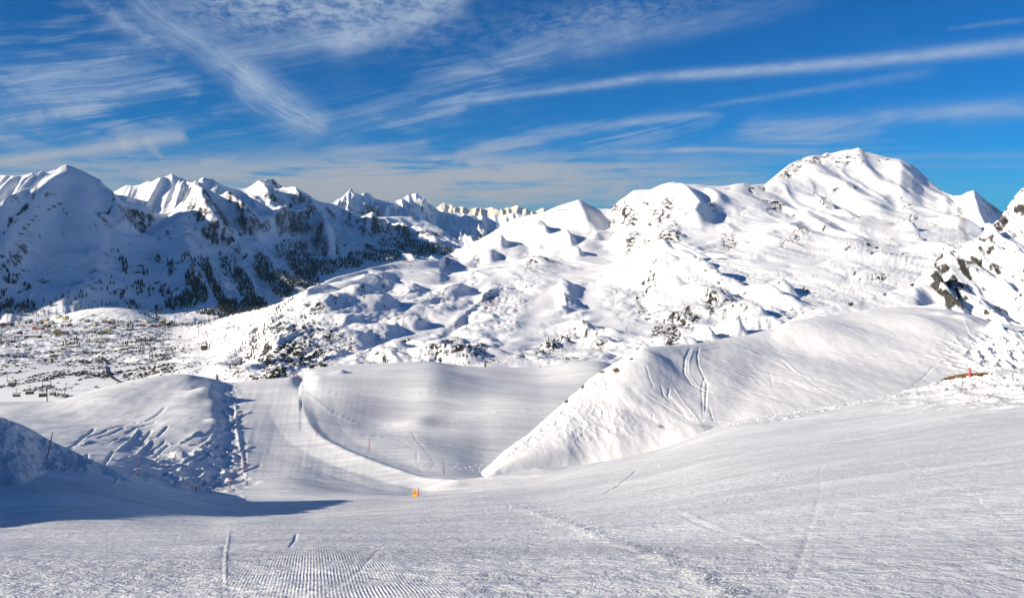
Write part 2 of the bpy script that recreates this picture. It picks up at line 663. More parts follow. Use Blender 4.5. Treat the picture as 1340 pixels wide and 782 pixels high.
def polydist(X, Y, P, lim):
    """distance to a polyline, run 0..1 along it, side (+ left of travel)"""
    best = np.full(X.shape, 1e9)
    tt = np.zeros(X.shape)
    sd = np.zeros(X.shape)
    seg = np.hypot(np.diff(P[:, 0]), np.diff(P[:, 1]))
    tot = seg.sum()
    acc = 0.0
    x0, x1 = P[:, 0].min() - lim, P[:, 0].max() + lim
    y0, y1 = P[:, 1].min() - lim, P[:, 1].max() + lim
    mk = (X > x0) & (X < x1) & (Y > y0) & (Y < y1)
    xs, ys = X[mk], Y[mk]
    b = np.full(xs.shape, 1e9)
    t_ = np.zeros(xs.shape)
    s_ = np.zeros(xs.shape)
    for i in range(len(P) - 1):
        ax, ay = P[i, 0], P[i, 1]
        ux, uy = P[i + 1, 0] - ax, P[i + 1, 1] - ay
        L2 = ux * ux + uy * uy + 1e-12
        t = np.clip(((xs - ax) * ux + (ys - ay) * uy) / L2, 0, 1)
        dx = xs - ax - t * ux
        dy = ys - ay - t * uy
        d = np.hypot(dx, dy)
        k = d < b
        b = np.where(k, d, b)
        t_ = np.where(k, (acc + t * seg[i]) / tot, t_)
        s_ = np.where(k, np.sign(ux * dy - uy * dx), s_)
        acc += seg[i]
    best[mk] = b
    tt[mk] = t_
    sd[mk] = s_
    return best, tt, sd


def ugrid(lo, hi, step, lo_out, hi_out, big):
    a = np.arange(lo, hi, step)
    left = []
    x = lo
    st = step
    while x > lo_out:
        st = min(st * 1.25, big)
        x -= st
        left.append(x)
    right = []
    x = a[-1]
    st = step
    while x < hi_out:
        st = min(st * 1.25, big)
        x += st
        right.append(x)
    return np.array(left[::-1] + list(a) + right)

# ------------------------------------------------------------------ materials
def new_mat(name):
    m = bpy.data.materials.new(name)
    m.use_nodes = True
    t = m.node_tree
    b = t.nodes['Principled BSDF']
    return m, NT(t), b


def attr(N, name):
    nd = N.n.new('ShaderNodeAttribute')
    nd.attribute_name = name
    return nd.outputs['Fac']


def bump(N, h, dist, strength=1.0, prev=None):
    nd = N.n.new('ShaderNodeBump')
    nd.inputs['Distance'].default_value = dist
    N._in(nd.inputs['Strength'], strength)
    N.l.new(h, nd.inputs['Height'])
    if prev is not None:
        N.l.new(prev, nd.inputs['Normal'])
    return nd.outputs[0]


SNOW = (0.90, 0.90, 0.905, 1.0)


def terrain_mat(name, scale, rock_a=(0.035, 0.032, 0.03, 1), rock_b=(0.125, 0.108, 0.085, 1), bmp=0.5, snow=SNOW, edge=0.13):
    """snow with rock where the 'rock' attribute says so; scale = size of a rock ledge in metres"""
    m, N, b = new_mat(name)
    geo = N.n.new('ShaderNodeNewGeometry')
    pos = geo.outputs['Position']
    r = attr(N, 'rock')
    n1 = N.add(N.mul(N.noise(pos, 1.0 / scale, 5.0, 0.7), 0.5), N.mul(N.noise(N.scl(pos, (1.0, 1.0, 2.0)), 3.7 / scale, 5.0, 0.7), 0.5))
    n2 = N.noise(N.scl(pos, (1.0, 1.0, 2.6)), 2.2 / scale, 5.0, 0.65)
    f = N.ss(N.add(r, N.mul(N.sub(n1, 0.5), 2.6)), 0.5 - edge, 0.5 + edge)
    f = N.mul(f, N.ss(r, 0.03, 0.12))
    rc = N.mixc(N.ss(n2, 0.35, 0.65), rock_a, rock_b)
    c = N.mixc(f, snow, rc)
    N.l.new(c, b.inputs['Base Color'])
    b.inputs['Roughness'].default_value = 0.75
    b.inputs['Specular IOR Level'].default_value = 0.25
    hh = N.add(N.mul(n2, N.add(N.mul(f, 1.0), 0.02)), N.mul(n1, 0.05))
    N.l.new(bump(N, hh, scale * bmp, 0.8), b.inputs['Normal'])
    return m


def piste_mat(name):
    """near snow: crumbly grain, groomer corduroy where the 'cord' attribute says so"""
    m, N, b = new_mat(name)
    geo = N.n.new('ShaderNodeNewGeometry')
    pos = geo.outputs['Position']
    x, y, z = N.sep(pos)
    flat = N.comb(x, y, 0.0)
    rough = attr(N, 'rough')
    cord = attr(N, 'cord')
    cordb = attr(N, 'cord_b')
    grain = N.noise(flat, 16.0, 4.0, 0.7)
    lump = N.noise(flat, 3.2, 5.0, 0.68, 0.3)
    broad = N.noise(N.scl(flat, (0.10, 0.5, 1.0)), 1.0, 4.0, 0.6, 0.5)
    broad2 = N.noise(N.scl(flat, (0.02, 0.09, 1.0)), 1.0, 3.0, 0.55, 0.6)
    # ripples of drifted, scraped snow
    scr = N.noise(N.scl(flat, (0.7, 4.0, 1.0)), 1.0, 5.0, 0.65, 0.4)

    def ribs(ang, per, wob):
        c, s = math.cos(ang), math.sin(ang)
        q = N.add(N.mul(x, c / per), N.mul(y, s / per))
        q = N.add(q, N.mul(N.noise(flat, 0.5, 3.0, 0.6), wob))
        w_ = N.m('SINE', N.mul(q, 2 * math.pi))
        return N.add(N.mul(w_, 0.5), 0.5)
    ra = ribs(math.radians(14), 0.036, 0.8)
    rb = ribs(math.radians(-52), 0.040, 0.8)
    brk = N.ss(N.noise(flat, 1.3, 4.0, 0.7), 0.36, 0.58)
    hgt = N.add(N.mul(grain, N.add(N.mul(rough, 0.030), 0.0035)), N.mul(lump, N.add(N.mul(rough, 0.16), 0.035)))
    hgt = N.add(hgt, N.mul(scr, 0.038))
    hgt = N.add(hgt, N.mul(broad, 0.14))
    hgt = N.add(hgt, N.mul(N.mul(ra, N.mul(cord, brk)), 0.006))
    hgt = N.add(hgt, N.mul(N.mul(rb, N.mul(cordb, brk)), 0.005))
    nrm = bump(N, hgt, 1.0, 1.0)
    N.l.new(nrm, b.inputs['Normal'])
    # wind-packed and loose snow differ slightly in whiteness
    c = N.mixc(N.ss(N.add(N.mul(broad, 0.6), N.mul(broad2, 0.4)), 0.36, 0.66), (0.68, 0.685, 0.69, 1), (0.90, 0.90, 0.895, 1))
    r = attr(N, 'rock')
    c = N.mixc(r, c, (0.10, 0.06, 0.03, 1))
    N.l.new(c, b.inputs['Base Color'])
    b.inputs['Roughness'].default_value = 0.62
    b.inputs['Specular IOR Level'].default_value = 0.35
    return m


M_piste = piste_mat('piste snow')
M_mid = terrain_mat('snow and schist', 7.0)
M_hill = terrain_mat('smooth snow', 1.5, snow=(0.83, 0.83, 0.83, 1), rock_a=(0.06, 0.035, 0.02, 1), rock_b=(0.22, 0.14, 0.07, 1))
M_crag = terrain_mat('snow on crag', 3.0, rock_a=(0.025, 0.026, 0.028, 1), rock_b=(0.11, 0.10, 0.085, 1))
M_west = terrain_mat('shaded mountain snow', 22.0, rock_a=(0.02, 0.022, 0.028, 1), rock_b=(0.10, 0.09, 0.085, 1))
M_range = terrain_mat('far mountain snow', 60.0, rock_a=(0.07, 0.065, 0.06, 1), rock_b=(0.26, 0.22, 0.18, 1))
M_far = terrain_mat('farthest snow in painted golden light', 150.0, rock_a=(0.2, 0.15, 0.10, 1), rock_b=(0.42, 0.33, 0.22, 1), snow=(0.86, 0.76, 0.58, 1))  # golden light of the distance is put into the snow colour

# ------------------------------------------------------------------ near slope, piste, snow park and bowl
UIN = (-30, 1372)
u1 = ugrid(UIN[0], UIN[1], 1.75, -1500, 2000, 26)
T1 = [
    (-620, [(1720, 1.5), (782, 8.0), (700, 27), (650, 45), (560, 60), (580, 90), (565, 130), (545, 185)]),
    (0,   [(1720, 1.5), (782, 7.6), (700, 25), (664, 44), (600, 62), (592, 92), (560, 130), (532, 190)]),
    (60,  [(1720, 1.5), (782, 7.6), (700, 24.5), (660, 44), (606, 62), (596, 92), (560, 133), (530, 195)]),
    (147, [(1720, 1.5), (782, 7.6), (700, 23), (660, 46), (615, 63), (608, 88), (560, 140), (511, 205)]),
    (200, [(1720, 1.5), (782, 7.6), (700, 22), (665, 48), (639, 62), (627, 84), (560, 145), (500, 215)]),
    (245, [(1720, 1.5), (782, 7.6), (700, 21.3), (670, 50), (657, 60), (640, 82), (560, 145), (495, 220)]),
    (275, [(1720, 1.5), (782, 7.5), (700, 21), (672, 52), (664, 60), (645, 85), (565, 142), (497, 225)]),
    (300, [(1720, 1.5), (782, 7.5), (700, 20.5), (662, 62), (640, 88), (600, 122), (550, 165), (502, 226)]),
    (340, [(1720, 1.5), (782, 7.4), (700, 20), (650, 76), (600, 123), (560, 154), (528, 187), (497, 230)]),
    (380, [(1720, 1.5), (782, 7.3), (700, 19.5), (645, 78), (556, 162), (528, 190), (511, 210), (494, 232)]),
    (387, [(1720, 1.5), (782, 7.3), (700, 19.4), (645, 78), (556, 161), (526, 192), (508, 216), (491, 242)]),
    (394, [(1720, 1.5), (782, 7.3), (700, 19.3), (645, 78), (556, 162), (534, 184), (510, 218), (488, 256)]),
    (406, [(1720, 1.5), (782, 7.2), (700, 19.1), (645, 78), (553, 166), (540, 177), (510, 212), (484, 258)]),
    (420, [(1720, 1.5), (782, 7.2), (700, 19), (645, 78), (571, 150), (556, 164), (520, 196), (481, 262)]),
    (450, [(1720, 1.5), (782, 7.2), (700, 18.8), (645, 78), (586, 136), (570, 152), (530, 190), (478, 265)]),
    (480, [(1720, 1.5), (782, 7.2), (700, 18.6), (645, 77), (598, 126), (578, 146), (538, 188), (477, 265)]),
    (520, [(1720, 1.5), (782, 7.1), (700, 18.5), (645, 77), (612, 115), (590, 136), (545, 184), (476, 265)]),
    (560, [(1720, 1.5), (782, 7.1), (700, 18.2), (645, 76), (624, 105), (604, 124), (548, 182), (474, 265)]),
    (600, [(1720, 1.5), (782, 7.0), (700, 18), (643, 75), (626, 100), (614, 119), (552, 184), (478, 268)]),
    (640, [(1720, 1.5), (782, 7.0), (700, 17.5), (641, 74), (622, 100), (621, 119), (556, 186), (481, 270)]),
    (700, [(1720, 1.5), (782, 7.0), (700, 17), (637, 72), (611, 103), (617, 124), (558, 188), (484, 275)]),
    (781, [(1720, 1.5), (782, 6.9), (700, 15.5), (625, 70), (593, 105), (606, 130), (552, 190), (473, 280)]),
    (864, [(1720, 1.5), (782, 6.9), (700, 14.2), (608, 70), (576, 108), (598, 132), (560, 200), (500, 300)]),
    (938, [(1720, 1.5), (782, 6.8), (700, 13), (590, 70), (557, 112), (582, 134), (550, 200), (505, 300)]),
    (1128, [(1720, 1.5), (782, 6.7), (700, 11), (560, 70), (525, 130), (552, 152), (535, 200), (505, 300)]),
    (1297, [(1720, 1.5), (782, 6.6), (700, 10), (536, 65), (491, 150), (516, 172), (505, 220), (490, 320)]),
    (1380, [(1720, 1.5), (782, 6.6), (700, 9.6), (528, 65), (481, 152), (505, 174), (498, 225), (485, 330)]),
    (2000, [(1720, 1.5), (782, 6.5), (700, 9), (490, 65), (440, 165), (470, 180), (465, 240), (460, 350)]),
]
_d = [1.5]
while _d[-1] < 420:
    y_ = _d[-1]
    _d.append(y_ * (1 + (0.018 if y_ < 6 else 0.0125 if y_ < 50 else 0.0078 if y_ < 320 else 0.03)))
S1 = Sheet('snow_slope', T1, u1, (1,), back=(0.10, 0.22, 8), depths=_d, blur=4.0)


def tracks(S, lst):
    for pts, w, h in lst:
        S.ridge(pts, w * 0.46, h * 0.34, ends=True, sq=0.3)


def do_slope():
    S = S1
    X, Y, U, V = S.X, S.Y, S.U, S.V0
    # even out the base of the groomed run and of its near left shoulder
    ker = np.exp(-(np.arange(-2.4, 2.41, 0.4)) ** 2)
    cols = np.arange(len(S.u))
    for sg, mk in [(62.0, sstep(U, 90, 170) * (1 - sstep(U, 330, 400)) * sstep(Y, 32, 46) * (1 - sstep(Y, 74, 92))),
                   (30.0, sstep(U, 255, 330) * (1 - sstep(U, 440, 540)) * sstep(Y, 45, 70) * (1 - sstep(Y, 190, 226)))]:
        acc = 0
        for w_, o_ in zip(ker, np.arange(-2.4, 2.41, 0.4)):
            c = np.interp(S.u + o_ * sg, S.u, cols)
            c0 = np.clip(c.astype(int), 0, len(S.u) - 2)
            f = (c - c0)[None, :]
            acc = acc + w_ * (S.Z[:, c0] * (1 - f) + S.Z[:, c0 + 1] * f)
        S.Z = S.Z * (1 - mk) + acc / ker.sum() * mk
    # everyday unevenness; calmer on the groomed strips
    far = sstep(Y, 40, 110)
    S.Z += fbm(X, Y, 30, 2, 0.4, 3) * 0.30 * sstep(Y, 8, 60) * (1 - 0.45 * far)
    S.Z += fbm(X * 0.5, Y, 4.5, 4, 0.55, 9) * 0.035 * (1 + 1.2 * sstep(Y, 15, 70)) * (1 - 0.85 * sstep(Y, 105, 160))
    S.Z += fbm(X * 0.6 + Y * 0.3, Y, 1.1, 3, 0.6, 19) * 0.012
    # the piste is dished: its right wall leans towards the sun
    rim = [(388, 500), (391, 515), (397, 535), (406, 555), (420, 572), (450, 587), (480, 599), (520, 613), (560, 624.5), (600, 626.5), (640, 622), (700, 611), (781, 593), (850, 579)]
    PR = np.array([S.hit(a, b, True) for a, b in rim])
    dist, run, side = polydist(X, Y, PR, 30.0)
    dist = np.minimum(dist, 60.0)
    q = dist / (Y / F)
    fade = sstep(run, 0.02, 0.30) * (1 - sstep(run, 0.80, 0.96))
    wall = np.interp(q, [0, 12, 42, 85, 140, 220], [0, 0.26, 0.80, 1.0, 0.9, 0.6])
    S.Z -= np.where(side < 0, wall * (1 - sstep(dist, 15, 27)) * 14.0 * (Y / F) * sstep(U, 265, 470), 0) * fade * (dist < 29)
    drop = np.interp(q, [0, 12, 40, 120], [0, 0.7, 1.0, 0.0])
    S.Z -= np.where(side > 0, drop * 3.5 * (Y / F), 0) * fade * (dist < 29)
    # bowl: swells and hollows
    S.bump(545, 540, 70, 80, -9, ratio=1.8)
    S.bump(690, 540, 60, 90, 7, ratio=1.6)
    S.bump(600, 515, 80, 60, 4, ratio=1.2)
    S.bump(560, 508, 110, 60, 9, ratio=1.5)
    S.bump(480, 505, 70, 55, 7, ratio=2.0)
    S.bump(447, 492, 16, 7, 5, ratio=1.5)
    S.bump(545, 552, 30, 22, 5, ratio=2.0)
    S.bump(640, 560, 90, 60, 7, ratio=1.5)
    S.bump(475, 548, 55, 50, -3, ratio=1.6)
    S.bump(720, 520, 90, 60, 6, ratio=1.5)
    S.Z += fbm(X, Y, 45, 2, 0.5, 33) * 0.8 * sstep(Y, 140, 190) * (U > 392)
    # snow park: hill at the back, jumps, kickers and ploughed snow
    S.bump(170, 512, 120, 60, 10, ratio=1.6)
    S.bump(245, 500, 60, 48, 5, ratio=1.0)
    S.bump(279, 517, 22, 8, 8, ratio=1.2, p=1.2)
    S.bump(262, 517, 18, 12, 5, ratio=1.4)
    S.bump(288, 556, 16, 5, 6, ratio=1.0, p=1.4)
    S.bump(240, 597, 20, 5, 9, ratio=1.0, p=1.4)
    S.bump(120, 545, 110, 60, -6, ratio=1.2)
    S.bump(60, 556, 90, 70, 4, ratio=1.0)
    S.bump(215, 560, 60, 50, 4, ratio=1.5)
    S.bump(330, 632, 12, 5, -5, ratio=2.0)
    S.bump(318, 628, 7, 4, -5, ratio=3)
    # ploughed edge between park and piste
    S.ridge([(307, 525), (309, 556), (313, 580), (318, 600), (319, 620)], 2.5, 1.3, 2)
    pm = S.patch(250, 622, 80, 24)
    pm = np.maximum(pm, S.patch(300, 540, 14, 40))
    pm = np.maximum(pm, S.patch(280, 595, 40, 22))
    park = pm * (U < 322) * sstep(Y, 62, 75)
    S.Z += ridged(X, Y * 0.45, 3.2, 4, 0.6, 41) * 0.38 * park
    # fine groomer grooves down the piste
    # shaded roughness near the lower left corner of the park
    S.Z += fbm(X * 1.0, Y * 0.35, 5, 3, 0.6, 44) * 0.12 * (U < 305) * sstep(Y, 70, 90)
    # gentle undulation of the crest on the right
    S.Z += fbm(X, Y, 18, 3, 0.5, 55) * 0.22 * sstep(U, 900, 1100) * sstep(Y, 60, 110)
    deb = S.patch(1290, 505, 130, 26) * (Y < 172)
    S.Z += (ridged(X * 0.8, Y * 0.35, 3.0, 5, 0.62, 61) * 0.55 + 0.15) * deb
    band = S.near([(1000, 552), (1090, 535), (1180, 517), (1240, 505)], 9)
    S.Z += ridged(X, Y * 0.3, 1.6, 4, 0.6, 64) * 0.25 * band * (Y < 150)
    # chopped band crossing the foreground
    chop = S.near([(640, 655), (700, 668), (760, 690), (830, 716), (900, 745), (960, 782), (990, 800)], 26)
    chop = np.maximum(chop, 0.7 * S.near([(1000, 547), (900, 570), (800, 592)], 6))
    S.Z += ridged(X, Y * 0.7, 0.55, 4, 0.6, 71) * 0.018 * chop * (Y < 90)
    # machine and ski tracks
    S.ridge([(300, 692), (298, 712), (295, 735), (296, 758), (299, 790)], 1.0, 0.7, 1.0, ends=True)
    S.ridge([(293, 715), (290, 740), (291, 765), (294, 790)], 0.9, -0.5)
    S.ridge([(880, 668), (930, 690), (1000, 715), (1060, 745), (1110, 782), (1130, 800)], 1.8, -0.9)
    S.ridge([(886, 664), (940, 688), (1010, 714), (1075, 745), (1125, 782)], 1.8, 0.6)
    S.ridge([(783, 650), (800, 640), (835, 613)], 1.5, -1.2)
    S.ridge([(500, 718), (470, 745), (410, 785)], 1.3, -0.9)
    S.ridge([(388, 697), (378, 720)], 1.5, -1.3)
    rs = random.Random(21)
    for i in range(26):
        px, py = rs.uniform(40, 1300), rs.uniform(650, 772)
        if px > 700:
            py = rs.uniform(600, 770)
        L = rs.uniform(25, 110) * (py - 520) / 200
        a0 = rs.choice((rs.uniform(-1.2, -.3), rs.uniform(.05, .6), rs.uniform(-.3, .1)))
        a1 = a0 + rs.uniform(-.5, .5)
        pts = [(px, py)]
        for k in range(4):
            a = a0 + (a1 - a0) * k / 3
            pts.append((pts[-1][0] + L / 4 * math.cos(a), pts[-1][1] + L / 4 * math.sin(a) * 0.6))
        if pts[-1][1] > 782 or pts[-1][1] < 640 - 60 * (pts[-1][0] > 760) or pts[-1][0] > 1350:
            continue
        hh = rs.choice((-0.26, -0.2, 0.16))
        S.ridge(pts, 0.9, hh, sq=0.6)
        if rs.random() < 0.6:
            S.ridge([(u_ + 7, v_ + 2.5) for u_, v_ in pts], 0.9, hh, sq=0.6)
    tr = [
        ([(395, 518), (430, 533), (470, 548), (500, 551), (535, 549)], 1.5, 2.2),
        ([(400, 512), (425, 516), (450, 523)], 1.2, 1.6),
        ([(470, 562), (500, 560), (540, 563), (545, 575), (560, 592), (570, 605), (557, 617)], 1.2, -1.6),
        ([(500, 575), (530, 577), (560, 582), (600, 590), (660, 594)], 1.2, 1.6),
        ([(540, 563), (560, 577), (590, 582), (610, 592)], 1.2, 1.6),
        ([(425, 566), (470, 563), (520, 572), (545, 588), (547, 606), (560, 620)], 1.2, -1.6),
        ([(505, 588), (540, 603), (556, 618)], 1.2, -1.5),
        ([(540, 603), (575, 610), (610, 609), (670, 606)], 1.3, 1.6),
        ([(480, 520), (540, 522), (590, 520)], 1.2, 1.3),
        ([(560, 556), (640, 548), (720, 545)], 1.2, 1.4),
        ([(590, 575), (650, 566), (700, 560)], 1.1, 1.2),
    ]
    tracks(S, tr)
    rs = random.Random(5)
    for i in range(46):
        px = rs.uniform(60, 300)
        py = rs.uniform(548, 640)
        L = rs.uniform(16, 60)
        pts = [(px, py), (px + L * .5, py - L * rs.uniform(.02, .22)), (px + L, py - L * rs.uniform(.25, .55))]
        if pts[0][1] < 530 + (300 - px) * .08:
            continue
        S.ridge(pts, 1.2, rs.choice((-2.4, -2.0, 1.8)))
    # piste: fine lengthwise combing
    pist = sstep(U, 300, 320) * (1 - sstep(U, 420, 560)) * sstep(Y, 90, 120) * (Y < 260)
    S.Z += perlin((U + (V - 500) * 0.25) / 6.0, Y / 60.0, 81) * 0.018 * pist
    sweep = S.near([(330, 510), (350, 570), (410, 600), (470, 615), (540, 628)], 30) * (Y < 240)
    S.Z += perlin(X / 2.2 + Y / 9.0, Y / 40.0 + X / 30, 83) * 0.035 * sweep
    rough = 0.22 + 0.45 * chop + 0.5 * deb + 0.35 * band
    rough = rough + 0.25 * sstep(perlin(X / 3.0, Y / 6.0, 91), 0.0, 0.6) * (Y < 60)
    rough = rough * (1 - 0.6 * sstep(Y, 80, 160))
    cord = S.patch(480, 756, 100, 34) * 1.1 + S.patch(330, 745, 190, 36) * 0.35
    cord = cord * (1 - 0.6 * chop)
    cb = S.patch(160, 748, 260, 60) * 0.9 + S.patch(560, 690, 130, 34) * 0.8 + S.patch(745, 715, 60, 26) * 1.0 + S.patch(1000, 720, 260, 50) * 0.8
    cb = cb * sstep(fbm(X, Y, 3.5, 3, 0.6, 95), -0.35, 0.25)
    S.attr['rough'] = rough
    cord = cord * (0.35 + 0.65 * sstep(perlin(X / 1.6 + 5, Y / 2.5, 97), -0.3, 0.25))
    # groomer lanes side by side, some still crisp, some skied out
    lane = np.floor((X * 0.93 - Y * 0.36 + fbm(X, Y, 30, 2, 0.5, 6) * 0.8) / 2.6)
    wear = np.abs(np.sin(lane * 12.9898) * 43758.5453) % 1.0
    cb = np.clip(cb + 0.35 * (wear > 0.55) * (U < 1500) * (Y < 60), 0, 1) * (0.35 + 0.65 * wear)
    S.Z += -0.005 * np.exp(-(((X * 0.93 - Y * 0.36 + fbm(X, Y, 30, 2, 0.5, 6) * 0.8) / 2.6 - lane - 0.5) ** 2 - 0.25) ** 2 / 0.00025) * (Y < 40)
    S.attr['cord'] = cord
    S.attr['cord_b'] = cb
    earth = S.near([(1233, 498), (1260, 494), (1285, 491), (1299, 489.5)], 2.0) * (Y > 130) * (Y < 175)
    S.attr['rock'] = sstep(earth + perlin(X / 0.8, Y / 0.8, 99) * 0.35, 0.55, 0.7)
    S.build(M_piste, 'wide groomed snow slope in the foreground with the piste, snow park and bowl below it')


do_slope()

# ------------------------------------------------------------------ steep snow bank at the left edge
ub = ugrid(-30, 290, 1.3, -1600, 290, 14)
TB = []
for (u_, vc, dc, vf, df) in [(-1600, 372, 21, 700, 15), (-1000, 432, 28, 700, 19), (-700, 480, 34, 695, 24), (-300, 521, 45, 662, 35), (-100, 539, 54, 645, 45), (0, 547, 60, 636, 50), (30, 556, 61, 635, 51),
                              (64, 575, 62.5, 633, 54), (100, 592, 62, 628, 56), (140, 611, 61.5, 622, 59.5), (165, 622, 61, 626, 60), (290, 680, 60, 684, 59)]:
    zc = dc * (HZ - vc) / F
    zf = df * (HZ - vf) / F - 0.6
    vf2 = HZ - zf * F / df
    TB.append((u_, [(vf2, df), ((vf2 + vc) / 2 - 3, (df + dc) / 2), (vc, dc)]))
SB = Sheet('snow_bank', TB, ub, (50, 60), back=(0.10, 1.3, 10))


def do_bank():
    S = SB
    X, Y, U = S.X, S.Y, S.U
    m = 1 - sstep(U, 90, 165)
    face = sstep(S.S, 0.15, 0.5) * (1 - sstep(S.S, 1.8, 2.0))
    S.Z += (fbm(X * 1.1 + Y * 0.4, Y * 0.7, 3.0, 5, 0.55, 11)) * 0.42 * m * face
    S.Z += ridged(X, Y, 1.2, 3, 0.6, 12) * 0.13 * m * face * sstep(perlin(X / 4, Y / 4, 3), -0.2, 0.3)
    S.Z -= 0.35 * sstep(U, 150, 200)
    S.attr['rough'] = 0.55 * m + 0.15
    S.build(M_piste, 'steep bank of pushed snow in blue shade at the left edge')


do_bank()

# ------------------------------------------------------------------ smooth hill right of the bowl
uc = ugrid(636, 1372, 1.15, 600, 1900, 12)
TC = [
    (600, [(672, 112), (640, 116), (636, 120)]),
    (636, [(654, 113), (622, 117), (612, 122)]),
    (660, [(644, 115), (608, 120), (593, 126)]),
    (692, [(638, 117), (592, 124), (569, 134)]),
    (724, [(633, 119), (580, 128), (541, 144)]),
    (743, [(630, 120), (570, 131), (524, 150)]),
    (760, [(627, 121), (562, 134), (509, 155)]),
    (788, [(622, 122), (550, 138), (485, 163)]),
    (810, [(618, 123), (542, 140), (472, 167)]),
    (832, [(614, 124), (535, 143), (460, 171)]),
    (850, [(610, 125), (528, 146), (455, 174)]),
    (903, [(598, 126), (515, 152), (451, 186)]),
    (940, [(588, 128), (508, 157), (446, 197)]),
    (1000, [(557, 134), (498, 168), (434, 214)]),
    (1077, [(546, 141), (484, 178), (415, 234)]),
    (1137, [(538, 148), (474, 186), (404, 248)]),
    (1211, [(526, 158), (466, 192), (402, 250)]),
    (1275, [(512, 166), (462, 196), (412, 245)]),
    (1340, [(502, 172), (458, 200), (428, 236)]),
    (1900, [(470, 190), (450, 220), (440, 260)]),
]
crC = [(600, 640), (636, 613), (660, 592), (692, 569), (724, 540), (743, 523), (759, 509), (772, 496), (788, 485), (810, 472), (832, 459.5), (842, 455), (864, 453), (903, 451), (941, 446),
       (980, 438), (1000, 433), (1015, 430), (1032, 422), (1050, 418), (1077, 414), (1109, 410), (1137, 404), (1175, 402), (1211, 402), (1243, 405), (1275, 413), (1294, 420), (1340, 428), (1900, 440)]
SC = Sheet('snow_hill', TC, uc, (84, 124), crest=crC, back=(0.10, 0.45, 10))


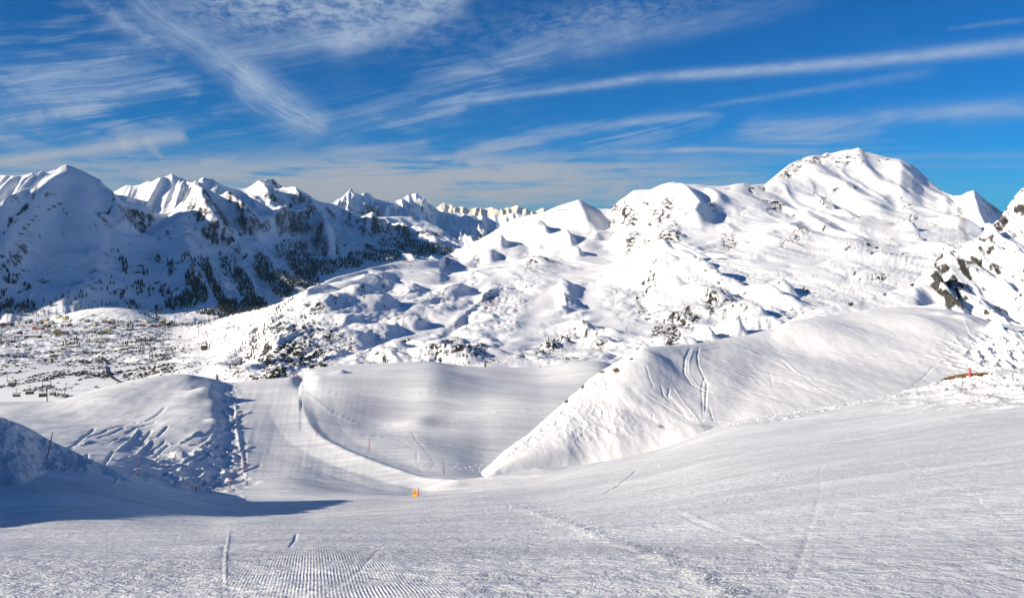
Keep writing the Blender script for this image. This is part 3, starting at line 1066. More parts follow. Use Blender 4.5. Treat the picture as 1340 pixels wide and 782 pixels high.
def do_hill():
    S = SC
    X, Y, U, V = S.X, S.Y, S.U, S.V0
    calm = 1 - sstep(S.S, 1.75, 2.0) * 0.8
    S.Z += fbm(X, Y, 60, 2, 0.5, 5) * 1.0 * calm
    # creased edge left of the summit, gully right of it
    S.ridge([(852, 458), (862, 480), (855, 510), (830, 545)], 26, 3, 24)
    S.bump(905, 500, 45, 36, -3.5, ratio=1.4)
    S.bump(880, 472, 26, 20, -2, ratio=1.4)
    S.bump(1100, 440, 90, 60, 9, ratio=1.3)
    S.bump(1050, 455, 60, 40, -5, ratio=1.0)
    S.bump(1210, 425, 60, 30, 6, ratio=1.5)
    S.bump(1160, 470, 100, 70, -7, ratio=1.0)
    S.bump(1262, 418, 14, 9, 5, ratio=1.2)
    S.bump(1232, 412, 12, 8, 4, ratio=1.2)
    S.bump(1305, 436, 13, 4, 13, ratio=1.2, p=1.6)
    S.bump(1318, 438, 18, 16, 8, ratio=1.2)
    # avalanche debris on the right
    deb = S.patch(1320, 462, 62, 22)
    S.Z += (ridged(X, Y * 0.6, 3.4, 4, 0.62, 21) * 0.9 + 0.3) * deb
    # broken, blocky snow along the sunny left edge
    edge = S.near([(665, 596), (724, 552), (760, 520), (790, 500)], 16) * 0.6 + S.patch(780, 560, 60, 30) * 0.5
    S.Z += ridged(X, Y * 0.5, 1.7, 4, 0.6, 25) * 0.15 * edge
    S.Z += fbm(X, Y * 0.6, 5.0, 4, 0.5, 27) * 0.10 * calm
    S.Z += fbm(X * 1.6 + Y * .5, Y * 0.4, 3.0, 3, 0.5, 28) * 0.10 * S.patch(780, 550, 110, 50)
    # dug-out hole
    S.bump(873, 560, 7, 3, -8, ratio=1.0)
    # ski tracks
    tr = [
        ([(905, 452), (896, 468), (895, 485), (905, 500), (925, 510), (935, 514)], 1.6, -3.0),
        ([(910, 452), (902, 470), (902, 486), (912, 500), (930, 511)], 1.2, 2.0),
        ([(916, 451), (912, 463), (914, 478), (925, 500), (922, 548)], 1.6, -3.0),
        ([(922, 490), (918, 505), (920, 550)], 1.3, -2.4),
        ([(927, 528), (934, 552)], 1.3, -2.4),
        ([(845, 480), (850, 500), (856, 513)], 1.5, -2.6),
        ([(864, 505), (868, 520), (885, 533), (900, 552)], 1.6, -2.8),
        ([(876, 507), (874, 520), (890, 535), (905, 557)], 1.6, -2.8),
        ([(881, 505), (893, 524), (910, 545), (920, 560)], 1.4, 2.4),
        ([(840, 517), (870, 532), (905, 548), (960, 550)], 1.3, 2.2),
        ([(855, 545), (853, 553), (862, 556)], 1.3, -2.4),
        ([(788, 535), (790, 552), (800, 572)], 1.6, -2.6),
        ([(753, 563), (758, 580)], 1.4, -2.4),
        ([(760, 560), (764, 575)], 1.4, -2.2),
        ([(942, 465), (960, 478), (985, 490), (1010, 510)], 1.3, 1.8),
        ([(900, 463), (950, 475), (980, 492), (1000, 512)], 1.3, 1.6),
        ([(1005, 455), (1030, 475), (1048, 493), (1080, 508), (1115, 519)], 1.5, 2.6),
        ([(1005, 453), (1025, 473), (1045, 495), (1075, 512), (1108, 527)], 1.3, -2.0),
        ([(1000, 463), (1025, 480), (1060, 505)], 1.3, 1.8),
        ([(1020, 455), (1075, 458), (1130, 463), (1200, 467)], 1.3, 1.8),
        ([(1000, 511), (1060, 510), (1130, 515), (1190, 511)], 1.3, 1.8),
        ([(1050, 455), (1090, 475), (1130, 495)], 1.2, 1.2),
        ([(1190, 510), (1207, 492), (1220, 475), (1265, 457)], 1.2, -1.6),
        ([(1262, 420), (1270, 437), (1288, 450)], 1.3, 1.8),
        ([(1000, 525), (1010, 530), (1020, 545)], 1.2, 1.6),
        ([(1006, 485), (1012, 510)], 1.1, -1.2),
        ([(760, 515), (810, 507), (860, 510)], 1.2, 1.5),
        ([(900, 460), (940, 452), (965, 448)], 1.2, 1.6),
    ]
    tracks(S, tr)
    rs = random.Random(12)
    for i in range(42):
        px, py = rs.uniform(880, 1230), rs.uniform(452, 520)
        if py > np.interp(px, [880, 1000, 1128, 1250], [545, 530, 505, 480]):
            continue
        L = rs.uniform(25, 90)
        a = rs.uniform(0.05, 0.55) if px < 1120 else rs.uniform(-0.1, 0.15)
        b = a * rs.uniform(0.5, 1.5)
        pts = [(px, py), (px + L * .5, py + L * .5 * a), (px + L, py + L * .5 * (a + b))]
        S.ridge(pts, 0.6, rs.choice((-0.5, 0.5, 0.7)), sq=0.3)
        if rs.random() < .5:
            S.ridge([(u_ + 3, v_ - 2.2) for u_, v_ in pts], 0.6, rs.choice((-0.5, 0.5)), sq=0.3)
    S.ridge([(690, 602), (760, 590), (840, 580), (900, 566), (938, 558)], 12, 4)
    r = np.zeros_like(X)
    for (a, b, rx, ry) in [(806, 487, 5, 3.5), (826, 471, 3, 1.5), (741, 526, 3, 3), (762, 507, 3, 3), (788, 487, 4, 2)]:
        r = np.maximum(r, S.patch(a, b, rx, ry) * 1.0)
    ln = S.near([(1031, 423), (1045, 418.5), (1060, 417), (1077, 415.5)], 1.3)
    r = np.maximum(r, ln)
    S.fix_crest()
    S.attr['rock'] = r
    S.build(M_hill, 'smooth rounded snow hill with ski tracks, right of the bowl')


do_hill()

# ------------------------------------------------------------------ rocky ridge at the right edge
ur = ugrid(985, 1372, 1.3, 975, 1900, 12)
TR = [
    (975, [(470, 250), (458, 270), (452, 285)]),
    (1000, [(450, 262), (442, 274), (438, 288)]),
    (1044, [(440, 275), (426, 285), (414, 300)]),
    (1112, [(430, 285), (417, 296), (404, 315)]),
    (1158, [(425, 290), (408, 308), (386, 335)]),
    (1194, [(422, 295), (402, 315), (371, 348)]),
    (1210, [(422, 298), (400, 320), (356, 360)]),
    (1257, [(428, 300), (390, 335), (323, 382)]),
    (1300, [(440, 300), (385, 345), (288, 402)]),
    (1340, [(450, 300), (380, 350), (246, 420)]),
    (1500, [(470, 300), (360, 360), (150, 460)]),
    (1900, [(500, 300), (360, 370), (110, 480)]),
]
crR = [(975, 452), (985, 443), (1000, 437), (1015, 429), (1044, 413), (1070, 403.5), (1090, 400), (1112, 396), (1131, 392), (1155, 385), (1170, 379), (1194, 371), (1209, 357), (1219, 345), (1228, 337), (1240, 331), (1257, 323),
       (1268, 315), (1279, 311), (1287, 304), (1297, 294), (1308, 286), (1314, 277), (1322, 265), (1330, 254), (1340, 246), (1372, 228), (1500, 150), (1900, 110)]
SR = Sheet('rocky_ridge', TR, ur, (90, 130), crest=crR, back=(0.10, 0.9, 10), round_top=False)


def do_ridge():
    S = SR
    X, Y, U, V = S.X, S.Y, S.U, S.V0
    m = sstep(U, 1195, 1235)
    body = sstep(S.S, 0.1, 0.5) * m
    # ribs and couloirs fall down to the right
    q = X * 0.80 + Y * 0.45
    w_ = fbm(X, Y, 30, 3, 0.5, 3) * 9
    S.Z += ridged(q + w_, (Y - X * 0.3) * 0.28, 34, 5, 0.52, 14) * 6.0 * body * (1 - 0.55 * sstep(S.S, 1.85, 2.0))
    S.Z += ridged(X + Y * 0.5, Y * 0.5 - X * 0.2, 9, 4, 0.55, 17) * 0.8 * body
    S.ridge([(1212, 358), (1240, 380), (1268, 405), (1290, 425)], 9, 16, 14)
    S.ridge([(1222, 352), (1250, 385), (1280, 415)], 10, -12, 10)
    S.bump(1317, 385, 22, 26, -6, ratio=2)
    S.Z += fbm(X, Y, 9, 3, 0.5, 19) * 0.5 * (1 - m)
    S.fix_crest()
    nx, ny, nz = S.slope()
    steep = sstep(-nz, -0.74, -0.55)
    n = fbm(X, Y, 14, 4, 0.6, 21)
    r = (steep * 0.55 + 0.45 * sstep(n, 0.0, 0.7)) * m
    ridge_line = S.near([(1210, 357), (1228, 338), (1257, 324), (1279, 312), (1308, 287), (1330, 255), (1345, 244)], 6) * m
    r = np.maximum(r, ridge_line * 0.50)
    cl = S.near([(1225, 372), (1245, 392), (1262, 405), (1282, 425)], 8)
    r = r + cl * 0.5 * m
    r = np.maximum(r, S.patch(1285, 344, 8, 8) * 0.7)
    r = np.maximum(r, S.patch(1332, 385, 9, 18) * 0.55)
    r = r * (0.15 + 1.0 * sstep(fbm(X + Y * .4, Y * .7, 6, 4, 0.65, 29), -0.3, 0.35))
    snow = S.near([(1300, 300), (1312, 340), (1322, 385), (1318, 430)], 7) + S.near([(1330, 300), (1338, 350)], 7)
    r = r * 1.15 * (1 - 0.85 * np.clip(snow, 0, 1))
    for (a, b, rx, ry) in [(1113, 404, 4, 2.5), (1131, 396, 4, 2), (1158, 387, 2.5, 2), (1150, 384, 2, 1.5), (1194, 373, 3, 2)]:
        r = np.maximum(r, S.patch(a, b, rx, ry))
    S.attr['rock'] = np.clip(r * 1.15, 0, 1)
    S.build(M_crag, 'rocky snow covered ridge rising at the right edge of the view')


do_ridge()

# ------------------------------------------------------------------ valley floor, middle hills and the sunlit mountain
ud = ugrid(UIN[0], UIN[1], 1.5, -700, 2300, 24)
TD = [
    (-700, [(640, 290), (505, 420), (475, 750), (450, 1100), (434, 1700), (430, 2200), (426, 2600)]),
    (60,  [(620, 290), (507, 420), (475, 750), (450, 1100), (432, 1700), (426, 2200), (421, 2600)]),
    (110, [(620, 290), (507, 420), (475, 750), (450, 1100), (430, 1700), (419, 2200), (405, 2500)]),
    (150, [(615, 290), (507, 420), (475, 750), (450, 1100), (430, 1700), (418, 2200), (403, 2480)]),
    (190, [(610, 290), (505, 420), (475, 745), (452, 1060), (434, 1600), (423, 2150), (411, 2450)]),
    (230, [(600, 290), (500, 415), (474, 715), (455, 1000), (440, 1400), (430, 1900), (423, 2400)]),
    (290, [(580, 290), (500, 395), (480, 600), (455, 900), (435, 1250), (421, 1700), (414, 2000)]),
    (330, [(570, 290), (500, 385), (478, 545), (450, 760), (430, 1000), (414, 1350), (406, 1600)]),
    (360, [(565, 290), (498, 380), (470, 500), (440, 650), (420, 800), (403, 1000), (398, 1200)]),
    (400, [(560, 290), (495, 390), (465, 520), (435, 650), (410, 780), (389, 930), (380, 1050)]),
    (450, [(560, 310), (485, 420), (455, 570), (425, 720), (395, 870), (370, 1030), (362, 1150)]),
    (520, [(560, 330), (480, 440), (455, 600), (425, 780), (390, 1000), (356, 1300), (344, 1450)]),
    (575, [(560, 330), (478, 450), (450, 600), (420, 850), (385, 1100), (350, 1400), (340, 1560)]),
    (590, [(560, 330), (478, 450), (450, 600), (420, 850), (385, 1100), (345, 1600), (331, 2350)]),
    (604, [(560, 330), (478, 450), (450, 610), (420, 850), (385, 1120), (345, 1620), (324, 2500)]),
    (640, [(560, 330), (478, 450), (450, 620), (420, 850), (384, 1150), (342, 1650), (305, 2600)]),
    (673, [(560, 330), (480, 455), (450, 635), (418, 870), (382, 1170), (338, 1720), (286, 2700)]),
    (700, [(560, 330), (480, 460), (450, 650), (415, 900), (380, 1200), (336, 1800), (281, 2700)]),
    (757, [(560, 330), (478, 470), (450, 650), (415, 900), (378, 1220), (333, 1850), (262, 2750)]),
    (801, [(560, 330), (476, 480), (448, 660), (412, 910), (372, 1230), (332, 1900), (273, 2750)]),
    (815, [(560, 330), (476, 480), (448, 660), (411, 910), (370, 1230), (330, 1900), (259, 2560)]),
    (840, [(560, 330), (476, 480), (448, 660), (410, 920), (368, 1240), (322, 1900), (248, 2500)]),
    (878, [(560, 330), (476, 480), (446, 660), (406, 930), (365, 1260), (315, 1900), (238, 2520)]),
    (940, [(560, 330), (476, 480), (445, 660), (404, 940), (362, 1280), (312, 1900), (242, 2620)]),
    (990, [(560, 330), (476, 480), (444, 660), (402, 950), (358, 1300), (300, 2000), (241, 2750)]),
    (1040, [(560, 330), (476, 480), (444, 670), (402, 960), (356, 1320), (282, 2350), (211, 3150)]),
    (1122, [(560, 330), (476, 480), (445, 680), (402, 980), (352, 1350), (272, 2550), (194, 3350)]),
    (1150, [(560, 330), (476, 480), (445, 690), (402, 990), (352, 1365), (248, 2800), (203, 3320)]),
    (1176, [(560, 330), (476, 480), (445, 700), (402, 1000), (352, 1380), (213, 3180), (208, 3300)]),
    (1190, [(560, 330), (476, 480), (445, 700), (401, 1000), (351, 1390), (223, 3130), (213.5, 3280)]),
    (1209, [(560, 330), (476, 480), (445, 700), (400, 1000), (350, 1400), (245, 3040), (229, 3250)]),
    (1224, [(560, 330), (476, 480), (445, 700), (400, 1000), (350, 1400), (254, 3000), (243, 3180)]),
    (1240, [(560, 330), (476, 480), (445, 700), (400, 1000), (350, 1400), (258, 3000), (256, 3100)]),
    (1272, [(560, 330), (476, 480), (445, 700), (400, 1000), (352, 1400), (300, 2300), (250, 2900)]),
    (1312, [(560, 330), (476, 480), (445, 700), (400, 1000), (355, 1400), (312, 2300), (278, 2950)]),
    (1500, [(560, 330), (476, 480), (445, 700), (405, 1000), (365, 1400), (330, 2200), (300, 2900)]),
    (2300, [(560, 330), (476, 480), (445, 700), (405, 1000), (365, 1400), (330, 2200), (300, 2900)]),
]
# one more break of slope in the upper mountain
_low = {1150: (285, 2350), 1176: (278, 2500), 1190: (278, 2500), 1209: (281, 2500), 1224: (284, 2480), 1240: (289, 2400), 1122: (283, 2350)}
for _u, _k in TD:
    (v4, d4), (v5, d5) = _k[4], _k[5]
    if _u in _low:
        _k.insert(5, _low[_u])
    else:
        dm = (d4 + d5) / 2
        zm = (d4 * (HZ - v4) + d5 * (HZ - v5)) / F / 2
        _k.insert(5, (HZ - zm * F / dm, dm))
crD = [(-700, 426), (0, 425), (40, 423), (60, 421), (78, 414), (92, 409), (110, 405), (135, 402.5), (150, 402.5), (170, 405), (185, 409.5), (200, 415), (215, 420), (230, 424), (250, 425), (262, 423), (290, 415), (310, 410),
       (330, 406), (350, 401), (365, 396), (380, 388), (395, 382), (410, 377), (425, 368), (440, 362), (455, 358.5), (470, 355), (485, 350), (500, 347), (512, 344), (525, 341.5), (538, 340), (555, 340), (570, 340.5),
       (577, 339.5), (580, 335.5), (592, 330.5), (604, 324), (615, 318), (627, 313.5), (644, 304), (653, 298), (663, 291), (673, 286), (685, 283), (695, 281), (711, 278), (717, 275), (730, 269.5), (746, 264.5), (752, 262.8), (757, 261),
       (763, 263), (772, 269), (780, 271.5), (787, 273), (801, 273), (804, 267.6), (811, 262), (818, 257.6), (829, 249), (840, 248), (852, 247.6), (864, 242), (874, 239), (883, 238), (895, 240.6), (912, 241), (926, 243), (940, 243.5), (952, 243), (963, 240.5),
       (973.6, 239.6), (983, 242), (990, 241.5), (996.6, 240.6), (1001, 241), (1013.5, 230.6), (1025, 221), (1033, 215), (1040, 211.5), (1049, 207.6), (1058, 204.5), (1067.6, 202.7), (1073, 204), (1081, 199.6), (1088, 200.5), (1098, 198), (1107.5, 196),
       (1115, 195.5), (1123.6, 193.2), (1128, 195), (1132, 198), (1145, 201.5), (1156.6, 205), (1166, 207), (1176.6, 208), (1187, 212), (1196.6, 217.6), (1209, 229), (1224, 243), (1240, 256), (1250, 256), (1258, 255.5), (1266, 251), (1272, 250), (1280, 254),
       (1292, 263), (1300, 269), (1312, 278), (1330, 288), (1372, 300), (2300, 300)]
SD = Sheet('mountain', TD, ud, (24, 50, 40, 40, 56, 54, 92), crest=crD, back=(0.10, 0.75, 10), round_top=False)


def smooth_rows(a, n=1):
    for _ in range(n):
        a[1:-1] = (a[:-2] + 2 * a[1:-1] + a[2:]) / 4
    return a


def do_mountain():
    S = SD
    X, Y, U, V = S.X, S.Y, S.U, S.V0
    top = 1 - sstep(S.S, 6.55, 6.98) * 0.92          # leave the traced skyline alone
    top = np.where(S.S > 7, 0.08, top)
    fs = sstep(Y, 350, 500)
    # groomed runs and other smooth ground
    runs = np.zeros_like(X)
    for pts, w in [
        ([(440, 478), (470, 462), (500, 449), (545, 438), (580, 423), (598, 408), (612, 388), (632, 370), (662, 352), (700, 343)], 12),
        ([(640, 478), (680, 450), (702, 410), (718, 380), (760, 358), (820, 340), (880, 320), (940, 305)], 20),
        ([(700, 345), (740, 300), (760, 285)], 16), ([(690, 340), (640, 345), (600, 345)], 10),
        ([(1050, 275), (1090, 290), (1140, 308), (1180, 315)], 6),
        ([(1090, 345), (1130, 340), (1180, 330)], 12),
        ([(820, 440), (780, 400), (770, 385), (790, 370), (830, 360)], 20),
        ([(880, 330), (960, 305), (1040, 290)], 10),
        ([(1080, 365), (1040, 340), (1000, 350)], 22),
        ([(200, 425), (260, 440), (280, 470), (270, 492)], 22),
        ([(230, 430), (300, 418), (350, 405)], 9),
    ]:
        runs = np.maximum(runs, S.near(pts, w))
    calm = 1 - 0.92 * np.clip(runs, 0, 1)
    high = sstep(S.S, 4.0, 5.6)                       # the main mountain
    plain = 1 - sstep(U - (430 - V) * 1.0, 270, 330)   # village plateau on the left
    plain = np.where(S.S > 6.9, plain, plain)
    midh = (1 - high) * (1 - plain)
    # ---- scale-aware relief
    k = np.clip(Y / 900.0, 0.5, 1.4)
    wx = X + fbm(X, Y, 160, 2, 0.5, 2) * 30
    wy = Y + fbm(X, Y, 160, 2, 0.5, 4) * 60
    S.Z += (billow(wx, wy * 0.5, 130, 2, 0.42, 21) * 4.2 + billow(wx, wy * 0.5, 42, 3, 0.5, 23) * 2.0) * midh * fs * calm * top
    S.Z += fbm(wx, wy * 0.7, 300, 2, 0.4, 25) * 6 * midh * fs * top * (0.35 + 0.65 * calm)
    lump = sstep(fbm(X, Y, 140, 2, 0.5, 31), -0.25, 0.35)
    S.Z += billow(X, Y * 0.7, 13, 3, 0.55, 27) * 0.9 * midh * fs * calm * lump * top
    # plateau: hummocks
    S.Z += (billow(X, Y * 0.6, 60, 3, 0.5, 35) * 2.6 + billow(X, Y * 0.6, 17, 2, 0.5, 36) * 0.9) * plain * sstep(Y, 450, 800) * calm * (1 - sstep(S.S, 6.3, 6.9))
    # main mountain: terraces, hollows and shallow gullies
    hh = high * (1 - plain) * top
    S.Z += fbm(wx, wy, 620, 2, 0.4, 41) * 13 * hh
    S.Z += ridged(wx * 1.1, wy * 0.45, 300, 4, 0.45, 43) * 10 * hh * (0.3 + 0.7 * calm)
    S.Z += billow(wx, wy * 0.5, 110, 3, 0.45, 45) * 3.2 * hh * (0.2 + 0.8 * calm)
    # ---- landforms seen in the photograph
    B = S.bump
    # hill with the small restaurant, long dark hollows falling to the right
    B(600, 380, 28, 12, 11, 2.2, p=1.2)
    B(575, 385, 30, 20, 9, 2.0)
    B(560, 405, 40, 30, 7, 2.0)
    B(505, 372, 30, 14, 9, 2.5, p=1.2)
    B(540, 378, 26, 13, 9, 3.0, p=1.2)
    B(470, 392, 30, 12, 10, 2.2, p=1.3)
    B(500, 400, 36, 14, 10, 2.2, p=1.3)
    B(545, 428, 34, 12, 12, 2.2, p=1.5)
    B(505, 435, 30, 18, 10, 2.0, p=1.4)
    B(425, 400, 36, 24, 12, 2.2)
    B(455, 425, 34, 10, 9, 2.0, p=1.3)
    B(470, 447, 30, 12, 8, 2.0, p=1.3)
    S.ridge([(455, 480), (500, 462), (540, 452), (580, 440), (600, 425), (612, 405), (628, 388)], 8, -4.5, 8)
    S.ridge([(590, 432), (606, 414), (622, 396), (650, 378)], 8, 5, 5)
    # low rocky knoll above the bowl's far rim
    for (a, b, w, h) in [(520, 462, 18, 9), (545, 457, 18, 9), (572, 456, 20, 10), (600, 454, 22, 11), (628, 458, 20, 9), (650, 466, 18, 7), (560, 470, 26, 6), (610, 470, 30, 7)]:
        B(a, b, w, w * .8, h, 1.6, p=1.4)
    # knoll with rocks above the centre
    B(703, 342, 30, 26, 12, 1.8)
    B(700, 352, 36, 30, 8, 1.8)
    # snow fin with its sharp shadow
    S.ridge([(732, 372), (736, 385), (737, 396), (742, 408)], 16, 11, 3.0, p=1.2)
    S.ridge([(735, 398), (733, 410)], 8, 5, 2.5)
    # small rocky knolls right of the middle
    for (a, b, w, h) in [(735, 447, 18, 10), (720, 452, 16, 8), (705, 460, 14, 6), (760, 432, 24, 12), (785, 446, 26, 11), (800, 436, 18, 6), (820, 452, 24, 6), (775, 460, 30, 5)]:
        B(a, b, w, w * .7, h, 1.8, p=1.35)
    # hill with a round head and shaded side
    B(862, 345, 34, 22, 32.4, 1.8, p=1.2)
    B(878, 362, 46, 40, 27.0, 1.8, p=1.1)
    B(905, 350, 22, 8, 16.2, 2.0, p=1.6)
    B(930, 365, 26, 9, 13.5, 2.0, p=1.5)
    B(905, 388, 46, 34, 17.6, 1.8)
    B(940, 392, 30, 22, 10.8, 1.8, p=1.3)
    B(960, 372, 22, 12, 8.1, 2.0, p=1.3)
    B(1000, 385, 34, 12, 14.9, 2.0, p=1.4)
    B(1028, 378, 26, 7, 12.2, 2.0, p=1.5)
    B(985, 410, 34, 12, 14.9, 2.0, p=1.4)
    B(1010, 405, 18, 10, 6.8, 2.0)
    B(963, 432, 24, 10, 17.6, 1.8, p=1.5)
    B(925, 438, 20, 9, 12.2, 1.8, p=1.5)
    B(905, 446, 28, 8, 10.8, 1.8, p=1.4)
    B(890, 415, 34, 20, 10.8, 1.8)
    # rocky head in the middle distance
    B(815, 318, 22, 18, 12, 1.6, p=1.5)
    B(880, 312, 22, 14, 7, 1.6, p=1.4)
    # hollows under the left summit
    B(712, 305, 22, 6, 12, 3.0, p=1.3)
    B(742, 315, 26, 8, 12, 3.0, p=1.4)
    B(755, 330, 14, 7, 9, 2.0, p=1.5)
    B(700, 300, 20, 10, 9, 3.0)
    B(655, 318, 24, 8, 12, 2.5, p=1.4)
    B(640, 330, 26, 10, 9, 2.5, p=1.4)
    B(610, 338, 22, 14, 6, 2.5)
    S.ridge([(757, 263), (765, 285), (772, 305)], 18, 9, 9)
    S.ridge([(825, 252), (815, 280), (808, 300)], 16, 12, 12)
    S.ridge([(883, 240), (900, 262), (915, 280), (905, 300)], 16, 16, 7)
    S.ridge([(926, 245), (940, 262), (930, 280)], 12, 7, 10)
    # summit: nose and hollow below the rocks
    S.ridge([(1045, 212), (1075, 232), (1105, 243), (1125, 258), (1135, 272)], 24, 8, 14)
    B(1150, 250, 34, 30, -6, 3.0)
    S.ridge([(1123, 195), (1130, 215), (1150, 235), (1190, 255)], 10, 5, 14)
    # right satellite with brown slope
    S.ridge([(1272, 251), (1276, 275), (1288, 300), (1300, 315)], 14, 14, 7)
    B(1262, 298, 30, 12, 10, 2.0, p=1.5)
    B(1245, 290, 50, 36, 8, 2.0)
    B(1230, 330, 34, 8, 14, 2.0, p=1.5)
    B(1190, 300, 14, 5, 12, 2.0, p=1.4)
    B(1200, 312, 10, 5, 8, 2.0, p=1.4)
    B(1105, 278, 14, 8, 6, 2.0, p=1.4)
    B(1068, 262, 18, 9, 6, 2.0, p=1.4)
    B(1086, 268, 14, 6, 7, 2.0, p=1.4)
    S.ridge([(1020, 258), (1050, 270), (1090, 288), (1130, 306), (1165, 312)], 7, -3.5, 7)
    S.ridge([(1015, 262), (1050, 283), (1100, 306), (1150, 316)], 14, 7, 12)
    B(1030, 300, 36, 28, 9, 2.0)
    B(1150, 340, 40, 36, 8, 2.0)
    B(1170, 365, 60, 50, 8, 1.6)
    B(1060, 325, 30, 40, -8, 2.0)
    B(1025, 395, 40, 18, 9, 1.8, p=1.4)
    B(1005, 420, 30, 14, 8, 1.8, p=1.3)
    # ---- the long flank on the left (the tree-dotted break above the village road)
    S.ridge([(380, 392), (350, 424), (325, 446), (300, 472), (283, 494)], 12, 6, 18)
    # drainage ribs on the near hill flank
    flank = S.patch(365, 450, 70, 52)
    S.Z += ridged(X * 1.0 - Y * 0.12, Y * 0.12 + X * .1, 26, 3, 0.5, 51) * 3.5 * flank
    S.Z += billow(X, Y * 0.6, 11, 3, 0.6, 53) * 1.3 * flank
    # ---- crags: real relief under the rock
    rock = np.zeros_like(X)
    P = S.patch
